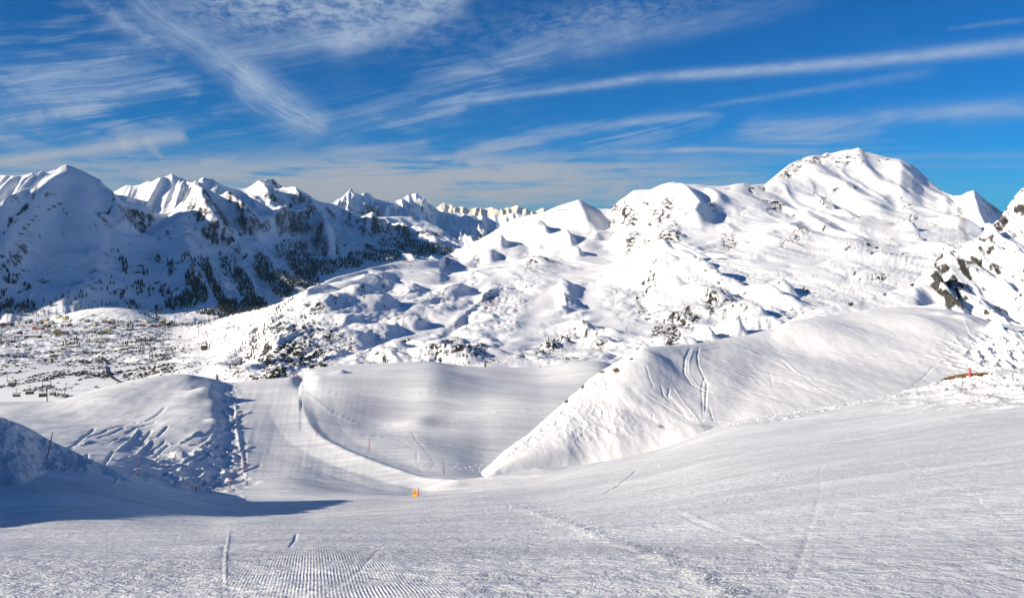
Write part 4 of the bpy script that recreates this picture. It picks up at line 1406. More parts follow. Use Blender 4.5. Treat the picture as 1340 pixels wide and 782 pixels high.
    for (a, b, rx, ry, s, rot) in [
        (806, 272, 7, 6, .9, 0), (818, 283, 12, 9, .95, 20), (822, 290, 8, 7, .9, 0), (803, 290, 4, 9, .8, 0), (801, 302, 3, 5, .6, 0), (833, 287, 3, 3, .7, 0),
        (853, 274, 2.5, 2, .7, 0), (845, 265, 4, 3, .5, 0), (850, 292, 4, 5, .7, 0), (862, 290, 4, 6, .9, 0), (873, 268, 8, 12, .55, 20), (862, 280, 8, 6, .6, 0), (872, 285, 6, 6, .5, 0),
        (823, 325, 3, 7, .8, 20), (828, 318, 10, 4, .6, -30), (846, 318, 6, 3, .6, 0), (838, 323, 8, 2, .5, -20), (872, 316, 9, 3.5, .8, 0), (885, 313, 6, 5, .75, 0), (878, 320, 5, 2.5, .7, 0), (893, 307, 4, 4, .5, 0),
        (882, 298, 5, 3, .6, 0), (886, 292, 4, 3, .4, 0), (900, 281, 5, 2, .5, -25), (905, 279, 4, 2, .5, 0), (930, 274, 4, 3, .5, 0), (935, 277, 3, 2.5, .6, 0), (952, 246, 4, 3, .4, 0), (985, 247, 4, 3, .7, 0), (994, 244, 5, 2, .6, 0),
        (951, 312, 5, 3, .7, 0), (955, 316, 9, 5, .75, -20), (948, 308, 4, 2, .6, 0), (960, 308, 5, 7, .35, 0), (1000, 246, 2, 3, .8, 0), (998, 259, 7, 1.5, .8, 0), (1012, 262, 7, 2.5, .7, 0), (1016, 273, 8, 4, .55, 0), (1022, 270, 5, 3, .6, 0),
        (1053, 279, 4, 3, .7, 0), (1058, 281, 3, 2, .7, 0), (1040, 283, 4, 4, .4, 0), (972, 279, 4, 2, .5, 0),
        (1027, 225, 8, 4, .85, -25), (1040, 220, 14, 6, .65, -22), (1060, 213, 10, 6, .7, -20), (1068, 209, 6, 5, .85, 0), (1032, 228, 6, 3, .8, 0), (1049, 210, 8, 2.5, .6, -15), (1077, 203, 3, 4, .75, 0), (1082, 201, 3, 3, .7, 0),
        (1095, 208, 8, 5, .5, 0), (1098, 216, 3, 2, .75, 0), (1110, 204, 6, 5, .45, 0), (1120, 203, 5, 5, .45, 0), (1130, 202, 3, 4, .55, 0), (1109, 211, 3, 4, .5, 0), (1129, 212, 3, 4, .55, 0), (1120, 208, 3, 3, .5, 0), (1152, 208, 4, 3, .5, 0), (1162, 209, 3, 2, .6, 0),
        (1093, 247, 6, 2, .65, -20), (1103, 245, 3, 2, .6, 0), (1119, 248, 3, 2.5, .7, 0), (1064, 252, 3, 1.5, .6, 0), (1052, 258, 3, 1.5, .6, 0), (1078, 254, 5, 1.5, .4, 0), (1186, 243, 6, 1.5, .5, -20), (1190, 234, 3, 3, .4, 0), (1201, 241, 3, 2, .5, 0), (1179, 252, 3, 3, .5, 0),
        (1122, 281, 6, 2, .8, 0), (1076, 267, 6, 3, .45, 0), (1085, 272, 6, 3, .4, 0), (1187, 266, 6, 3, .5, 0), (1192, 283, 3, 4, .5, 0), (1165, 291, 4, 2, .5, 0), (1182, 292, 5, 6, .4, 0), (1199, 284, 4, 4, .5, 0),
        (1045, 306, 8, 5, .55, -30), (1052, 300, 5, 5, .6, 0), (1035, 312, 4, 5, .5, 0), (1024, 316, 3, 6, .45, 0), (1060, 302, 3, 8, .4, 20), (1078, 300, 4, 3, .5, 0), (1140, 323, 6, 4, .75, 0), (1147, 325, 4, 3, .75, 0), (1143, 337, 5, 3, .7, 0), (1160, 340, 6, 2.5, .75, 0), (1152, 337, 3, 2, .5, 0), (1180, 333, 5, 2.5, .7, 0), (1185, 332, 3, 2, .6, 0), (1165, 320, 3, 2, .6, 0),
        (1150, 364, 10, 3, .85, 0), (1144, 364, 4, 2.5, .8, 0), (1156, 366, 4, 2.5, .8, 0), (1118, 358, 4, 1.5, .5, 0), (1067, 360, 3, 1.5, .5, 0), (1054, 375, 4, 3, .8, 0), (1110, 326, 5, 3, .4, 0), (1008, 374, 4, 3, .4, 0), (1000, 378, 7, 4, .5, 0),
        (700, 333, 8, 4, .6, 0), (698, 344, 7, 3.5, .75, 0), (717, 342, 8, 2.5, .85, 0), (690, 354, 6, 3.5, .6, 0), (706, 337, 8, 3, .5, 0),
        (725, 448, 12, 7, .75, -20), (708, 456, 8, 5, .6, -30), (745, 445, 8, 5, .8, 0), (715, 463, 10, 3, .55, -20), (740, 439, 5, 3, .6, 0), (784, 454, 8, 6, .7, -25), (765, 430, 5, 3, .5, 0), (745, 472, 16, 4, .6, -8), (752, 470, 7, 4, .7, 0), (790, 432, 8, 4, .3, 0),
        (880, 430, 9, 8, .95, -25), (863, 432, 8, 7, .85, 0), (886, 418, 10, 6, .75, 0), (905, 416, 10, 6, .8, -15), (900, 408, 6, 5, .6, 0), (908, 425, 4, 2, .5, 0), (893, 424, 10, 4, .6, 0), (849, 416, 4, 3.5, .8, 0), (864, 420, 6, 4, .6, 0), (836, 405, 5, 4, .6, 0), (840, 398, 6, 5, .35, 0), (932, 402, 6, 9, 1.0, 0), (927, 398, 5, 4, .7, 0), (953, 401, 8, 3, .85, -15), (950, 392, 12, 2, .5, -20), (973, 412, 4, 1.5, .7, 0), (965, 389, 10, 1.5, .7, -10), (922, 413, 4, 2.5, .5, 0), (998, 378, 10, 3, .5, 0), (948, 414, 3, 2, .6, 0),
        (843, 373, 3, 2.5, .6, 0), (853, 370, 8, 4, .65, -40), (845, 380, 10, 2, .6, -50), (833, 388, 9, 1.2, .8, -60), (862, 428, 4, 3, .8, 0), (862, 409, 3, 2, .6, 0),
        (876, 447, 5, 4.5, .85, 0), (885, 443, 7, 5, .85, 0), (891, 440, 4, 3, .7, 0), (920, 430, 3, 2, .6, 0), (917, 430, 3, 2, .6, 0),
        (555, 465, 6, 6, .9, 0), (566, 469, 6, 5, .9, 0), (577, 471, 8, 4, .8, 0), (601, 470, 9, 6, .95, 0), (615, 470, 8, 5, .9, 0), (632, 466, 5, 7, .8, 0), (647, 476, 9, 3, .7, 0), (622, 458, 10, 5, .45, 0), (590, 455, 12, 5, .4, 0), (540, 451, 8, 3, .75, 0), (530, 454, 4, 3, .5, 0), (536, 450, 7, 2, .7, 0), (502, 457, 3, 4, .6, 0), (499, 466, 4, 3, .5, 0), (505, 476, 6, 3, .4, 0), (505, 452, 6, 2, .5, 0),
        (475, 393, 4, 8, .65, 0), (468, 386, 5, 4, .5, 0), (416, 409, 9, 4, .75, -12), (437, 402, 5, 3, .45, 0), (460, 375, 5, 3, .3, 0), (497, 387, 4, 3, .3, 0), (464, 435, 5, 3, .4, 0),
        (640, 393, 8, 4, .4, 0), (635, 400, 4, 3, .4, 0), (660, 378, 5, 2, .4, 0), (643, 388, 5, 3, .4, 0), (620, 360, 3, 2, .4, 0), (576, 387, 5, 2, .4, 0), (622, 335, 4, 3, .5, 0), (614, 322, 4, 2.5, .5, 0),
        (345, 468, 10, 6, .8, -25), (333, 452, 6, 8, .55, 0), (350, 487, 9, 9, .6, 0), (325, 470, 8, 8, .45, 0), (380, 470, 14, 14, .38, 0), (400, 440, 20, 20, .34, 0), (420, 470, 12, 14, .42, 0), (440, 440, 10, 10, .32, 0), (310, 485, 10, 10, .4, 0), (362, 432, 12, 14, .42, 0), (395, 465, 8, 12, .4, 0), (375, 400, 14, 8, .35, 0), (430, 450, 14, 10, .36, 0), (455, 455, 12, 8, .3, 0), (412, 485, 12, 6, .35, 0),
        (1305, 275, 10, 5, .55, 30), (1288, 268, 8, 4, .6, 30), (1300, 268, 8, 4, .6, 30), (1292, 280, 6, 8, .4, 30), (1278, 255, 4, 3, .5, 0), (1258, 278, 9, 5, .38, -40),
    ]:
        rock = np.maximum(rock, P(a, b, rx * 1.15, ry * 1.15, 2.0, rot) * s)
    ledge = sstep(per_px(fbm, X + Y * 0.2, Y, 0.9, 6.5, 4, 0.65, 73), -0.28, 0.42)
    rock = np.minimum(rock ** 0.62, 1) * (0.10 + 1.0 * ledge)
    crag = sstep(rock, 0.15, 0.7)
    kk = Y / F
    rel = per_px(ridged, X, Y, 0.4, 9, 4, 0.6, 71)
    S.Z += rel * 2.2 * kk * crag * np.where(S.S > 6.9, 0.3, 1)
    S.fix_crest()
    # general scatter of boulders poking through
    nx, ny, nz = S.slope()
    sp = per_px(fbm, X, Y, 0.4, 7, 3, 0.6, 75)
    steep = sstep(-nz, -0.86, -0.70)
    zone = 0.36 + 0.28 * lump + 0.3 * flank
    sc_ = sstep(sp, 0.25, 0.7) * zone * (1 - np.clip(runs, 0, 1)) * (1 - plain) * (1 - 0.45 * high)
    rock = np.maximum(rock, sc_ * 1.0)
    rock = np.maximum(rock, steep * 0.35 * (0.6 + sp * 0.6) * (1 - np.clip(runs, 0, 1)) * midh)
    # dark dwarf shrubs and stones on the plateau
    sp2 = fbm(X, Y * 0.45, 26, 4, 0.65, 77)
    pl = plain * sstep(Y, 520, 800) * (1 - np.clip(runs, 0, 1))
    rock = np.maximum(rock, sstep(sp2, 0.10, 0.75) * 0.62 * pl * (0.35 + 0.65 * sstep(fbm(X, Y, 190, 2, 0.5, 79), -0.3, 0.3)))
    S.attr['rock'] = np.clip(rock * 1.2, 0, 1)
    S.build(M_mid, 'sunlit snow covered mountain with its foothills and the valley floor at its left foot')


do_mountain()

# ------------------------------------------------------------------ shaded mountains across the valley
ug = ugrid(-24, 652, 1.35, -900, 660, 14)
TG = [
    (-900, [(520, 1900), (400, 2150), (300, 2450), (200, 2750), (130, 3000)]),
    (-500, [(500, 2050), (400, 2250), (300, 2420), (210, 2580), (140, 2720)]),
    (-250, [(490, 2200), (402, 2480), (335, 2700), (255, 2920), (195, 3080)]),
    (-100, [(480, 2350), (405, 2700), (350, 2950), (290, 3200), (240, 3380)]),
    (0,   [(480, 2450), (408, 2870), (358, 3150), (305, 3400), (266, 3600)]),
    (38,  [(480, 2450), (411, 2920), (362, 3270), (300, 3650), (246, 4000)]),
    (87,  [(480, 2450), (412, 2970), (366, 3350), (290, 3920), (215, 4500)]),
    (130, [(480, 2450), (414, 3000), (372, 3420), (302, 4000), (234, 4600)]),
    (150, [(480, 2450), (415, 3000), (376, 3480), (314, 4050), (252, 4600)]),
    (200, [(470, 2500), (416, 3100), (378, 3600), (330, 4150), (272, 4800)]),
    (247, [(465, 2600), (414, 3200), (376, 3750), (318, 4400), (244, 5300)]),
    (300, [(460, 2700), (408, 3400), (372, 4000), (318, 4800), (248, 6000)]),
    (342, [(455, 2900), (398, 3650), (366, 4250), (314, 5150), (238, 6500)]),
    (400, [(440, 3200), (392, 4000), (348, 5000), (305, 6100), (256, 7400)]),
    (430, [(430, 3500), (380, 4300), (340, 5400), (303, 6600), (267, 7900)]),
    (470, [(415, 3900), (368, 4800), (332, 6000), (303, 7300), (279, 8500)]),
    (520, [(400, 4400), (352, 5500), (326, 6700), (305, 8000), (285, 9000)]),
    (560, [(390, 4900), (345, 6100), (323, 7200), (307, 8200), (290, 9200)]),
    (600, [(380, 5500), (338, 6700), (327, 7500), (321, 8300), (316, 9000)]),
    (660, [(370, 6000), (345, 7000), (342, 7800), (340, 8400), (338, 9000)]),
]
crG = [(-900, 130), (-500, 140), (-250, 195), (-100, 240), (-40, 262), (0, 267), (5, 262), (9, 258), (15, 255), (23, 252.5), (38, 246), (51, 237.6), (61, 229), (74, 222), (80, 217.6), (87, 215), (92, 217), (104, 221.5), (113.6, 226), (122, 230.5), (130.5, 234.5), (138, 243),
       (148, 250.6), (152, 258), (163, 263), (181, 268), (196, 270.5), (203, 278), (215, 280), (225, 277), (233, 268), (240, 262), (246, 250), (250, 244), (254, 243.5), (262, 248), (275, 248), (285, 243), (294, 244), (311, 247.6), (318, 247), (323, 246), (328, 243), (333, 240),
       (338, 236), (341.5, 235), (346, 238), (350, 241), (354, 245), (358, 248), (362, 247), (366, 247), (370, 244.5), (374, 243), (378, 246), (384, 247.5), (390, 247.5), (397, 251), (404, 254.5), (410, 260), (416, 263), (425, 264.5), (437, 267), (445, 270), (455, 276), (470, 280), (480, 283), (500, 284), (520, 283),
       (540, 284), (550, 288), (560, 290), (572, 296), (580, 300), (592, 311), (600, 319), (612, 324), (640, 333), (660, 338)]
SG = Sheet('shaded_mountains', TG, ug, (16, 56, 80, 84), crest=crG, back=(0.08, 0.9, 10), round_top=False)


def do_west():
    S = SG
    X, Y, U, V = S.X, S.Y, S.U, S.V0
    top = 1 - sstep(S.S, 3.6, 3.98) * 0.9
    top = np.where(S.S > 4, 0.1, top)
    peak = S.patch(75, 275, 95, 70)                        # the smooth first peak
    k = np.clip(Y / 4500.0, 0.7, 1.8)
    wx = X + fbm(X, Y, 900, 2, 0.5, 3) * 160
    wy = Y + fbm(X, Y, 900, 2, 0.5, 5) * 160
    rg = sstep(U, 130, 260)
    # big spurs running out to the right and towards us
    q = wx * 0.55 + wy * 0.62
    q2 = wy * 0.55 - wx * 0.62
    S.Z += ridged(q, q2 * 0.42, 1000, 3, 0.42, 11) * 55 * k * rg * top * (0.5 + 0.5 * sstep(S.S, 1.0, 2.0))
    S.Z += ridged(q, q2 * 0.5, 260, 5, 0.55, 13) * 17 * k * (1 - 0.85 * peak) * top
    S.Z += fbm(X, Y, 120, 4, 0.55, 15) * 7 * k * (1 - 0.75 * peak) * top
    S.Z += fbm(X, Y, 700, 3, 0.5, 17) * 28 * top
    # features
    S.ridge([(87, 216), (70, 235), (52, 262), (40, 285), (22, 320), (8, 350)], 12, 9, 16)
    S.ridge([(148, 252), (152, 268), (160, 288), (167, 300)], 14, 22, 10)
    S.ridge([(130, 285), (148, 282), (155, 270)], 8, 6, 8)
    S.bump(180, 285, 26, 20, -30, 2.0)
    S.ridge([(250, 246), (262, 270), (275, 300), (280, 318)], 26, 26, 16)
    S.ridge([(292, 258), (312, 275), (322, 290), (326, 305)], 16, 20, 10)
    S.ridge([(342, 240), (350, 260), (356, 275)], 14, 14, 10)
    S.ridge([(375, 248), (386, 262), (396, 278)], 14, 16, 10)
    S.ridge([(340, 300), (380, 296), (410, 288), (418, 300)], 12, 14, 8)
    S.ridge([(410, 290), (424, 310), (432, 330)], 12, 18, 10)
    S.ridge([(470, 300), (510, 300), (550, 310), (580, 325)], 16, 18, 12)
    S.bump(90, 398, 34, 26, 10, 2.0)
    S.bump(150, 375, 30, 20, 9, 2.0)
    S.fix_crest()
    # rock
    nx, ny, nz = S.slope()
    kk = Y / F
    sp = per_px(fbm, X, Y, 0.35, 10, 4, 0.62, 21)
    steep = sstep(-nz, -0.78, -0.58)
    r = steep * (0.60 + 0.40 * sp) * (1 - 0.7 * peak)
    low = sstep(S.S, 0.2, 1.0) * (1 - sstep(S.S, 2.6, 3.2))
    r = np.maximum(r, sstep(sp, 0.10, 0.8) * 0.62 * low * (1 - sstep(peak, .2, .6)) * 1.1)
    r = np.maximum(r, sstep(sp, 0.25, 0.8) * 0.50 * (1 - 0.8 * peak))
    P = S.patch
    for (a, b, rx, ry, s, rot) in [
        (47, 250, 3, 8, .7, 15), (44, 262, 4, 5, .6, 0), (32, 276, 9, 5, .9, -40), (24, 284, 7, 3, .8, -30), (14, 294, 5, 6, .8, 0), (11, 300, 3, 5, .6, 0), (5, 308, 3, 5, .6, 0), (62, 260, 8, 4, .55, -25), (72, 257, 5, 2.5, .5, -15), (83, 272, 1.5, 3, .7, 0), (87, 277, 1.5, 3, .7, 0),
        (20, 298, 8, 2, .6, -40), (52, 308, 2.5, 5, .6, -20), (83, 302, 2, 6, .5, -25), (118, 295, 1.5, 6, .5, -20), (125, 292, 2, 5, .6, -25), (148, 256, 2.5, 5, .85, 0), (140, 275, 9, 3, .8, -25), (130, 280, 4, 3, .7, 0), (149, 268, 3, 3, .8, 0), (158, 280, 2.5, 8, .6, -15), (162, 290, 2, 5, .6, 0), (129, 235, 2, 2, .6, 0), (148, 262, 2, 8, .5, 0),
        (248, 275, 6, 9, .6, 0), (253, 281, 5, 5, .85, 0), (256, 263, 3, 3, .7, 0), (271, 269, 3, 2, .7, 0), (279, 285, 4, 2.5, .75, 0), (275, 292, 4, 4, .6, 0), (287, 299, 5, 3, .9, 0), (270, 291, 6, 4, .7, 0), (303, 266, 6, 5, .9, 0), (312, 274, 5, 7, .9, 0), (318, 286, 4, 7, .85, 0), (325, 290, 3, 6, .7, 0), (315, 305, 4, 4, .8, 0), (300, 295, 4, 5, .7, 0), (320, 300, 2, 4, .8, 0), (219, 300, 4, 4, .7, 0), (223, 308, 4, 3, .6, 0), (245, 295, 2, 6, .5, 0), (337, 281, 4, 3, .7, 0),
        (380, 277, 4, 5, .8, 0), (393, 276, 4, 6, .8, 0), (370, 268, 7, 6, .45, 0), (386, 272, 4, 6, .5, 0), (337, 261, 3, 4, .6, 0), (338, 281, 3, 3, .6, 0), (341, 240, 3, 6, .4, 0),
        (400, 305, 24, 7, .6, 6), (415, 318, 12, 10, .7, 35), (425, 328, 8, 8, .7, 0), (420, 300, 6, 8, .5, 0), (384, 306, 10, 4, .8, 0), (437, 302, 8, 2.5, .7, 0), (395, 320, 16, 10, .6, 0), (370, 330, 20, 12, .5, 0), (410, 332, 18, 8, .8, 0),
        (480, 317, 7, 3, .9, -15), (487, 326, 12, 4, .95, 0), (478, 298, 4, 5, .6, 30), (457, 285, 5, 3, .6, 20), (500, 322, 6, 2.5, .6, 0), (500, 308, 10, 5, .4, 0), (545, 300, 6, 3, .5, 0), (530, 308, 10, 6, .5, 0), (560, 300, 6, 5, .5, 0), (570, 310, 8, 8, .5, 0),
        (10, 350, 8, 10, .45, 0), (140, 335, 9, 6, .5, 0), (105, 345, 16, 4, .35, 0), (60, 372, 14, 8, .38, 0), (200, 335, 14, 8, .4, 0), (100, 380, 22, 8, .4, 0), (165, 345, 12, 8, .4, 0),
        (150, 400, 20, 4, .4, 0), (300, 370, 20, 25, .4, 30), (340, 360, 22, 25, .48, 25), (380, 370, 24, 20, .5, 0), (290, 345, 16, 12, .4, 0), (310, 330, 20, 12, .4, 0),
    ]:
        r = np.maximum(r, P(a, b, rx, ry, 2.0, rot) * s)
    # clean snow gullies and runs
    for pts, w in [([(255, 395), (262, 370), (258, 350), (262, 330)], 4), ([(225, 415), (215, 395), (200, 378)], 5), ([(120, 365), (150, 350), (165, 342), (190, 338)], 3.5), ([(300, 380), (290, 350), (275, 335)], 4),
                   ([(345, 400), (335, 370), (322, 345)], 3.5), ([(440, 345), (432, 318), (430, 300)], 6), ([(330, 312), (360, 305), (350, 290)], 5)]:
        r = r * (1 - 0.8 * S.near(pts, w))
    S.attr['rock'] = r * 0.95
    S.build(M_west, 'steep mountains in blue shade across the valley')


do_west()

# ------------------------------------------------------------------ sunlit range behind
uh = ugrid(-24, 726, 1.35, -700, 740, 14)
TH = []
for (u_, v_, d_) in [(-700, 225, 7000), (0, 229, 6500), (70, 222, 6800), (150, 251, 7400), (225, 227, 7600), (300, 245, 8000), (360, 234, 9000), (430, 262, 10500), (459, 247, 11000), (545, 253, 12500), (577, 277, 13000), (740, 292, 13500)]:
    TH.append((u_, [(350, d_ * 0.72), (318, d_ * 0.82), ((v_ + 318) / 2 + 4, d_ * 0.92), (v_, d_)]))
crH = [(-700, 225), (0, 229), (20, 230), (32, 229), (38, 227), (43, 225.5), (48, 229), (54, 223.5), (60, 226), (64, 225), (71, 222), (80, 223), (110, 236), (140, 252), (150, 250.7), (160, 245), (167, 242), (175, 243), (184, 241.5), (189, 239), (194.5, 237), (198, 238), (202, 236), (208, 232), (212, 233.5), (216, 231),
       (220, 230), (225, 226.8), (229, 230), (233, 231.5), (236, 234), (238, 232.5), (243, 236), (247, 234), (250, 237), (254, 241), (258, 239), (262, 234), (267, 231.8), (273, 233), (278, 233), (282, 237), (287, 240), (293, 243), (300, 245), (311, 248), (320, 250), (330, 244), (340, 240), (346, 237), (350, 233.5), (353, 235), (356, 233.2),
       (360, 236.5), (365, 240.5), (370, 244.5), (380, 252), (400, 262), (420, 268), (432, 266), (437.5, 264.5), (441, 261), (445, 260), (450, 256.5), (455, 251), (459, 246.5), (461, 248), (463.5, 252), (467, 253), (471, 254.5), (475, 253), (478, 251.7), (482, 252.6), (485, 254.5), (489, 258.5), (493, 260.6), (500, 262), (506.5, 262.5), (512, 265), (517, 264.6),
       (520, 261), (524, 262), (527.6, 259.5), (531, 257), (534, 253.6), (537, 255.5), (541, 252.8), (544.5, 252.6), (548, 255), (552, 258.5), (556, 263), (561.4, 267), (566, 269), (570.6, 273), (577, 277), (585, 277.6), (592, 278.5), (600, 278), (607, 281), (615, 280), (622, 283), (630, 281.5), (638, 284), (645, 281), (655, 283), (663, 280), (670, 278.5), (675, 277.4),
       (680, 280), (690, 281), (700, 281.5), (712, 286), (740, 292)]
SH = Sheet('sunlit_range', TH, uh, (24, 34, 54), crest=crH, back=(0.05, 0.9, 6), round_top=False)


def do_range():
    S = SH
    X, Y, U = S.X, S.Y, S.U
    top = 1 - sstep(S.S, 2.7, 2.99) * 0.5
    top = np.where(S.S > 3, 0.2, top)
    kk = Y / F
    S.Z += per_px(ridged, X + Y * 0.15, Y, 0.12, 26, 5, 0.6, 31) * 8.0 * kk * top
    S.Z += per_px(fbm, X, Y, 0.3, 8, 3, 0.55, 33) * 0.8 * kk * top
    S.ridge([(247, 235), (256, 256), (262, 268)], 10, 12, 8)
    S.ridge([(459, 248), (470, 262), (485, 278)], 10, 10, 8)
    S.ridge([(544, 254), (552, 268), (566, 280)], 10, 12, 8)
    S.fix_crest()
    nx, ny, nz = S.slope()
    steep = sstep(-nz, -0.74, -0.55)
    sp = per_px(fbm, X, Y, 0.3, 7, 4, 0.62, 35)
    r = steep * (0.35 + 0.35 * sp) + 0.25 * sstep(sp, 0.3, 0.9)
    r = r * np.where(U < 330, 0.62, 1.0)
    for (a, b, rx, ry, s) in [(470, 275, 10, 8, .6), (485, 275, 8, 10, .7), (495, 278, 5, 8, .8), (612, 305, 10, 8, .5), (630, 308, 14, 8, .65), (640, 300, 10, 6, .5), (540, 265, 10, 6, .4), (600, 292, 8, 6, .35), (625, 290, 8, 6, .4), (585, 285, 6, 5, .4), (540, 278, 6, 6, .5)]:
        r = np.maximum(r, S.patch(a, b, rx, ry) * s)
    S.attr['rock'] = r
    S.build(M_range, 'bright sunlit snowy range behind the shaded mountains')


do_range()

ui = ugrid(540, 740, 1.2, 400, 900, 12)
TI = [(400, [(300, 22000), (290, 24000), (282, 26000)]), (900, [(300, 22000), (290, 24000), (282, 26000)])]
crI = [(400, 284), (560, 280), (567, 275), (570, 273), (575, 268.5), (581, 264.8), (584, 266.5), (587.5, 267), (592, 267.3), (598, 271.5), (604, 270), (610.5, 270.7), (617, 273.5), (622, 271.5), (627, 271.2), (631, 273.5), (635, 273), (640, 271.5), (644, 270.5), (648, 272.5), (652, 276),
       (656, 274.5), (663, 271.3), (667, 271.8), (670, 270.6), (673, 269.5), (676.5, 267.8), (680, 269.5), (682.6, 273), (686, 272.5), (690, 274), (693, 276), (698, 278), (704, 274.5), (709, 272), (713, 272.2), (717, 273.8), (723, 277.5), (735, 280), (900, 283)]
SI = Sheet('farthest_range', TI, ui, (16, 30), crest=crI, back=(0.03, 0.7, 4), round_top=False)


def do_far():
    S = SI
    X, Y = S.X, S.Y
    kk = 24.0
    top = np.where(S.S > 1.9, 0.3, 1.0)
    S.Z += ridged(X / kk, Y / kk * 0.1, 14, 4, 0.55, 51) * 3.0 * kk * top
    S.fix_crest(near=0.3)
    nx, ny, nz = S.slope()
    S.attr['rock'] = 0.45 * sstep(-nz, -0.8, -0.5) + 0.22
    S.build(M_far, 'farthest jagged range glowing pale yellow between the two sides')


do_far()

# the land under and beyond everything, out to the horizon
def far_ground():
    me = bpy.data.meshes.new('ground')
    n = 48
    vs = [(0, 0, -700.0)]
    for r_ in (3000.0, 12000.0, 45000.0, 90000.0):
        for i in range(n):
            a = 2 * math.pi * i / n
            vs.append((r_ * math.sin(a), r_ * math.cos(a), -700.0 - r_ * 0.004))
    fs = [(0, 1 + i, 1 + (i + 1) % n) for i in range(n)]
    for k in range(3):
        for i in range(n):
            a = 1 + k * n + i
            b = 1 + k * n + (i + 1) % n
            fs.append((a, a + n, b + n, b))
    me.from_pydata(vs, [], fs)
    me.materials.append(M_range)
    o = bpy.data.objects.new('ground', me)
    COL.objects.link(o)
    o['kind'] = 'structure'


far_ground()

# ------------------------------------------------------------------ helpers for things
class MB:
    """collects simple solids, then links them as one mesh object"""
    def __init__(self):
        self.v, self.f, self.mi = [], [], []
        self.cur = 0

    def poly(self, vs, fs):
        n = len(self.v)
        self.v += [tuple(a) for a in vs]
        self.f += [tuple(n + i for i in f) for f in fs]
        self.mi += [self.cur] * len(fs)

    def box(self, x0, x1, y0, y1, z0, z1):
        self.poly([(x0, y0, z0), (x1, y0, z0), (x1, y1, z0), (x0, y1, z0), (x0, y0, z1), (x1, y0, z1), (x1, y1, z1), (x0, y1, z1)],
                  [(0, 3, 2, 1), (4, 5, 6, 7), (0, 1, 5, 4), (1, 2, 6, 5), (2, 3, 7, 6), (3, 0, 4, 7)])

    def tube(self, a, b, r0, r1=None, n=8, cap=True):
        r1 = r0 if r1 is None else r1
        a, b = Vector(a), Vector(b)
        d = (b - a).normalized()
        u = d.orthogonal().normalized()
        w = d.cross(u)
        vs = []
        for p, r in ((a, r0), (b, r1)):
            for i in range(n):
                t = 2 * math.pi * i / n
                vs.append(p + u * (math.cos(t) * r) + w * (math.sin(t) * r))
        fs = [(i, (i + 1) % n, n + (i + 1) % n, n + i) for i in range(n)]
        if cap:
            fs += [tuple(range(n))[::-1], tuple(range(n, 2 * n))]
        self.poly(vs, fs)

    def path(self, pts, r, n=6):
        for a, b in zip(pts[:-1], pts[1:]):
            self.tube(a, b, r, n=n)

    def build(self, name, mats, parent=None, smooth=False):
        me = bpy.data.meshes.new(name)
        me.from_pydata(self.v, [], self.f)
        if not isinstance(mats, (list, tuple)):
            mats = [mats]
        for m in mats:
            me.materials.append(m)
        me.polygons.foreach_set('material_index', self.mi)
        if smooth:
            me.polygons.foreach_set('use_smooth', [True] * len(self.f))
        me.update()
        o = bpy.data.objects.new(name, me)
        COL.objects.link(o)
        if parent is not None:
            o.parent = parent
        return o


def tag(o, label=None, cat=None, group=None, kind=None):
    if label:
        o['label'] = label
    if cat:
        o['category'] = cat
    if group:
        o['group'] = group
    if kind:
        o['kind'] = kind
    return o


def empty(name, loc=(0, 0, 0), rz=0.0):
    o = bpy.data.objects.new(name, None)
    o.empty_display_size = 0.5
    COL.objects.link(o)
    o.location = loc
    o.rotation_euler = (0, 0, rz)
    return o


KIDS = {}


def kids(o):
    return [c for c in bpy.data.objects if c.parent is o]


def copy_thing(src, loc, rz=None, scale=None):
    """a thing with copies of its parts and their sub-parts"""
    if src.name not in KIDS:
        KIDS[src.name] = [(c, kids(c)) for c in kids(src)]
    r = src.copy()
    COL.objects.link(r)
    r.location = loc
    if rz is not None:
        r.rotation_euler = (0, 0, rz)
    if scale is not None:
        r.scale = scale if isinstance(scale, tuple) else (scale,) * 3
    for c, sub in KIDS[src.name]:
        d = c.copy()
        COL.objects.link(d)
        d.parent = r
        for e in sub:
            g = e.copy()
            COL.objects.link(g)
            g.parent = d
    return r


def simple(name, col, rough=0.6, metal=0.0, noise=0.0, nscale=8.0, dark=0.5):
    m, N, b = new_mat(name)
    if noise:
        tc = N.n.new('ShaderNodeTexCoord')
        n = N.noise(tc.outputs['Object'], nscale, 4.0, 0.6)
        c = N.mixc(N.mul(N.ss(n, 0.35, 0.7), noise), (*col, 1), (*[x * dark for x in col], 1))
        N.l.new(c, b.inputs['Base Color'])
        N.l.new(bump(N, n, 0.02, 0.4), b.inputs['Normal'])
    else:
        b.inputs['Base Color'].default_value = (*col, 1)
    b.inputs['Roughness'].default_value = rough
    b.inputs['Metallic'].default_value = metal
    return m


M_needle = simple('spruce needles', (0.022, 0.034, 0.020), 0.8, noise=0.8, nscale=0.8, dark=0.45)
M_needle2 = simple('olive pine needles', (0.050, 0.055, 0.022), 0.8, noise=0.7, nscale=0.8)  # olive tone, paler than the spruce needles
M_bark = simple('bark', (0.07, 0.05, 0.035), 0.9, noise=0.6, nscale=3.0)
M_larch = simple('bare larch twigs', (0.075, 0.055, 0.04), 0.9, noise=0.6, nscale=1.0)
M_scrub = simple('dwarf pine scrub', (0.030, 0.036, 0.022), 0.85, noise=0.8, nscale=0.3, dark=0.5)
M_steel = simple('galvanised steel', (0.28, 0.29, 0.30), 0.45, 0.7, noise=0.5, nscale=2.0)
M_dsteel = simple('dark painted steel', (0.045, 0.05, 0.055), 0.5, 0.3, noise=0.4, nscale=2.0)
M_seat = simple('black chair cushion', (0.012, 0.012, 0.014), 0.7, noise=0.3)
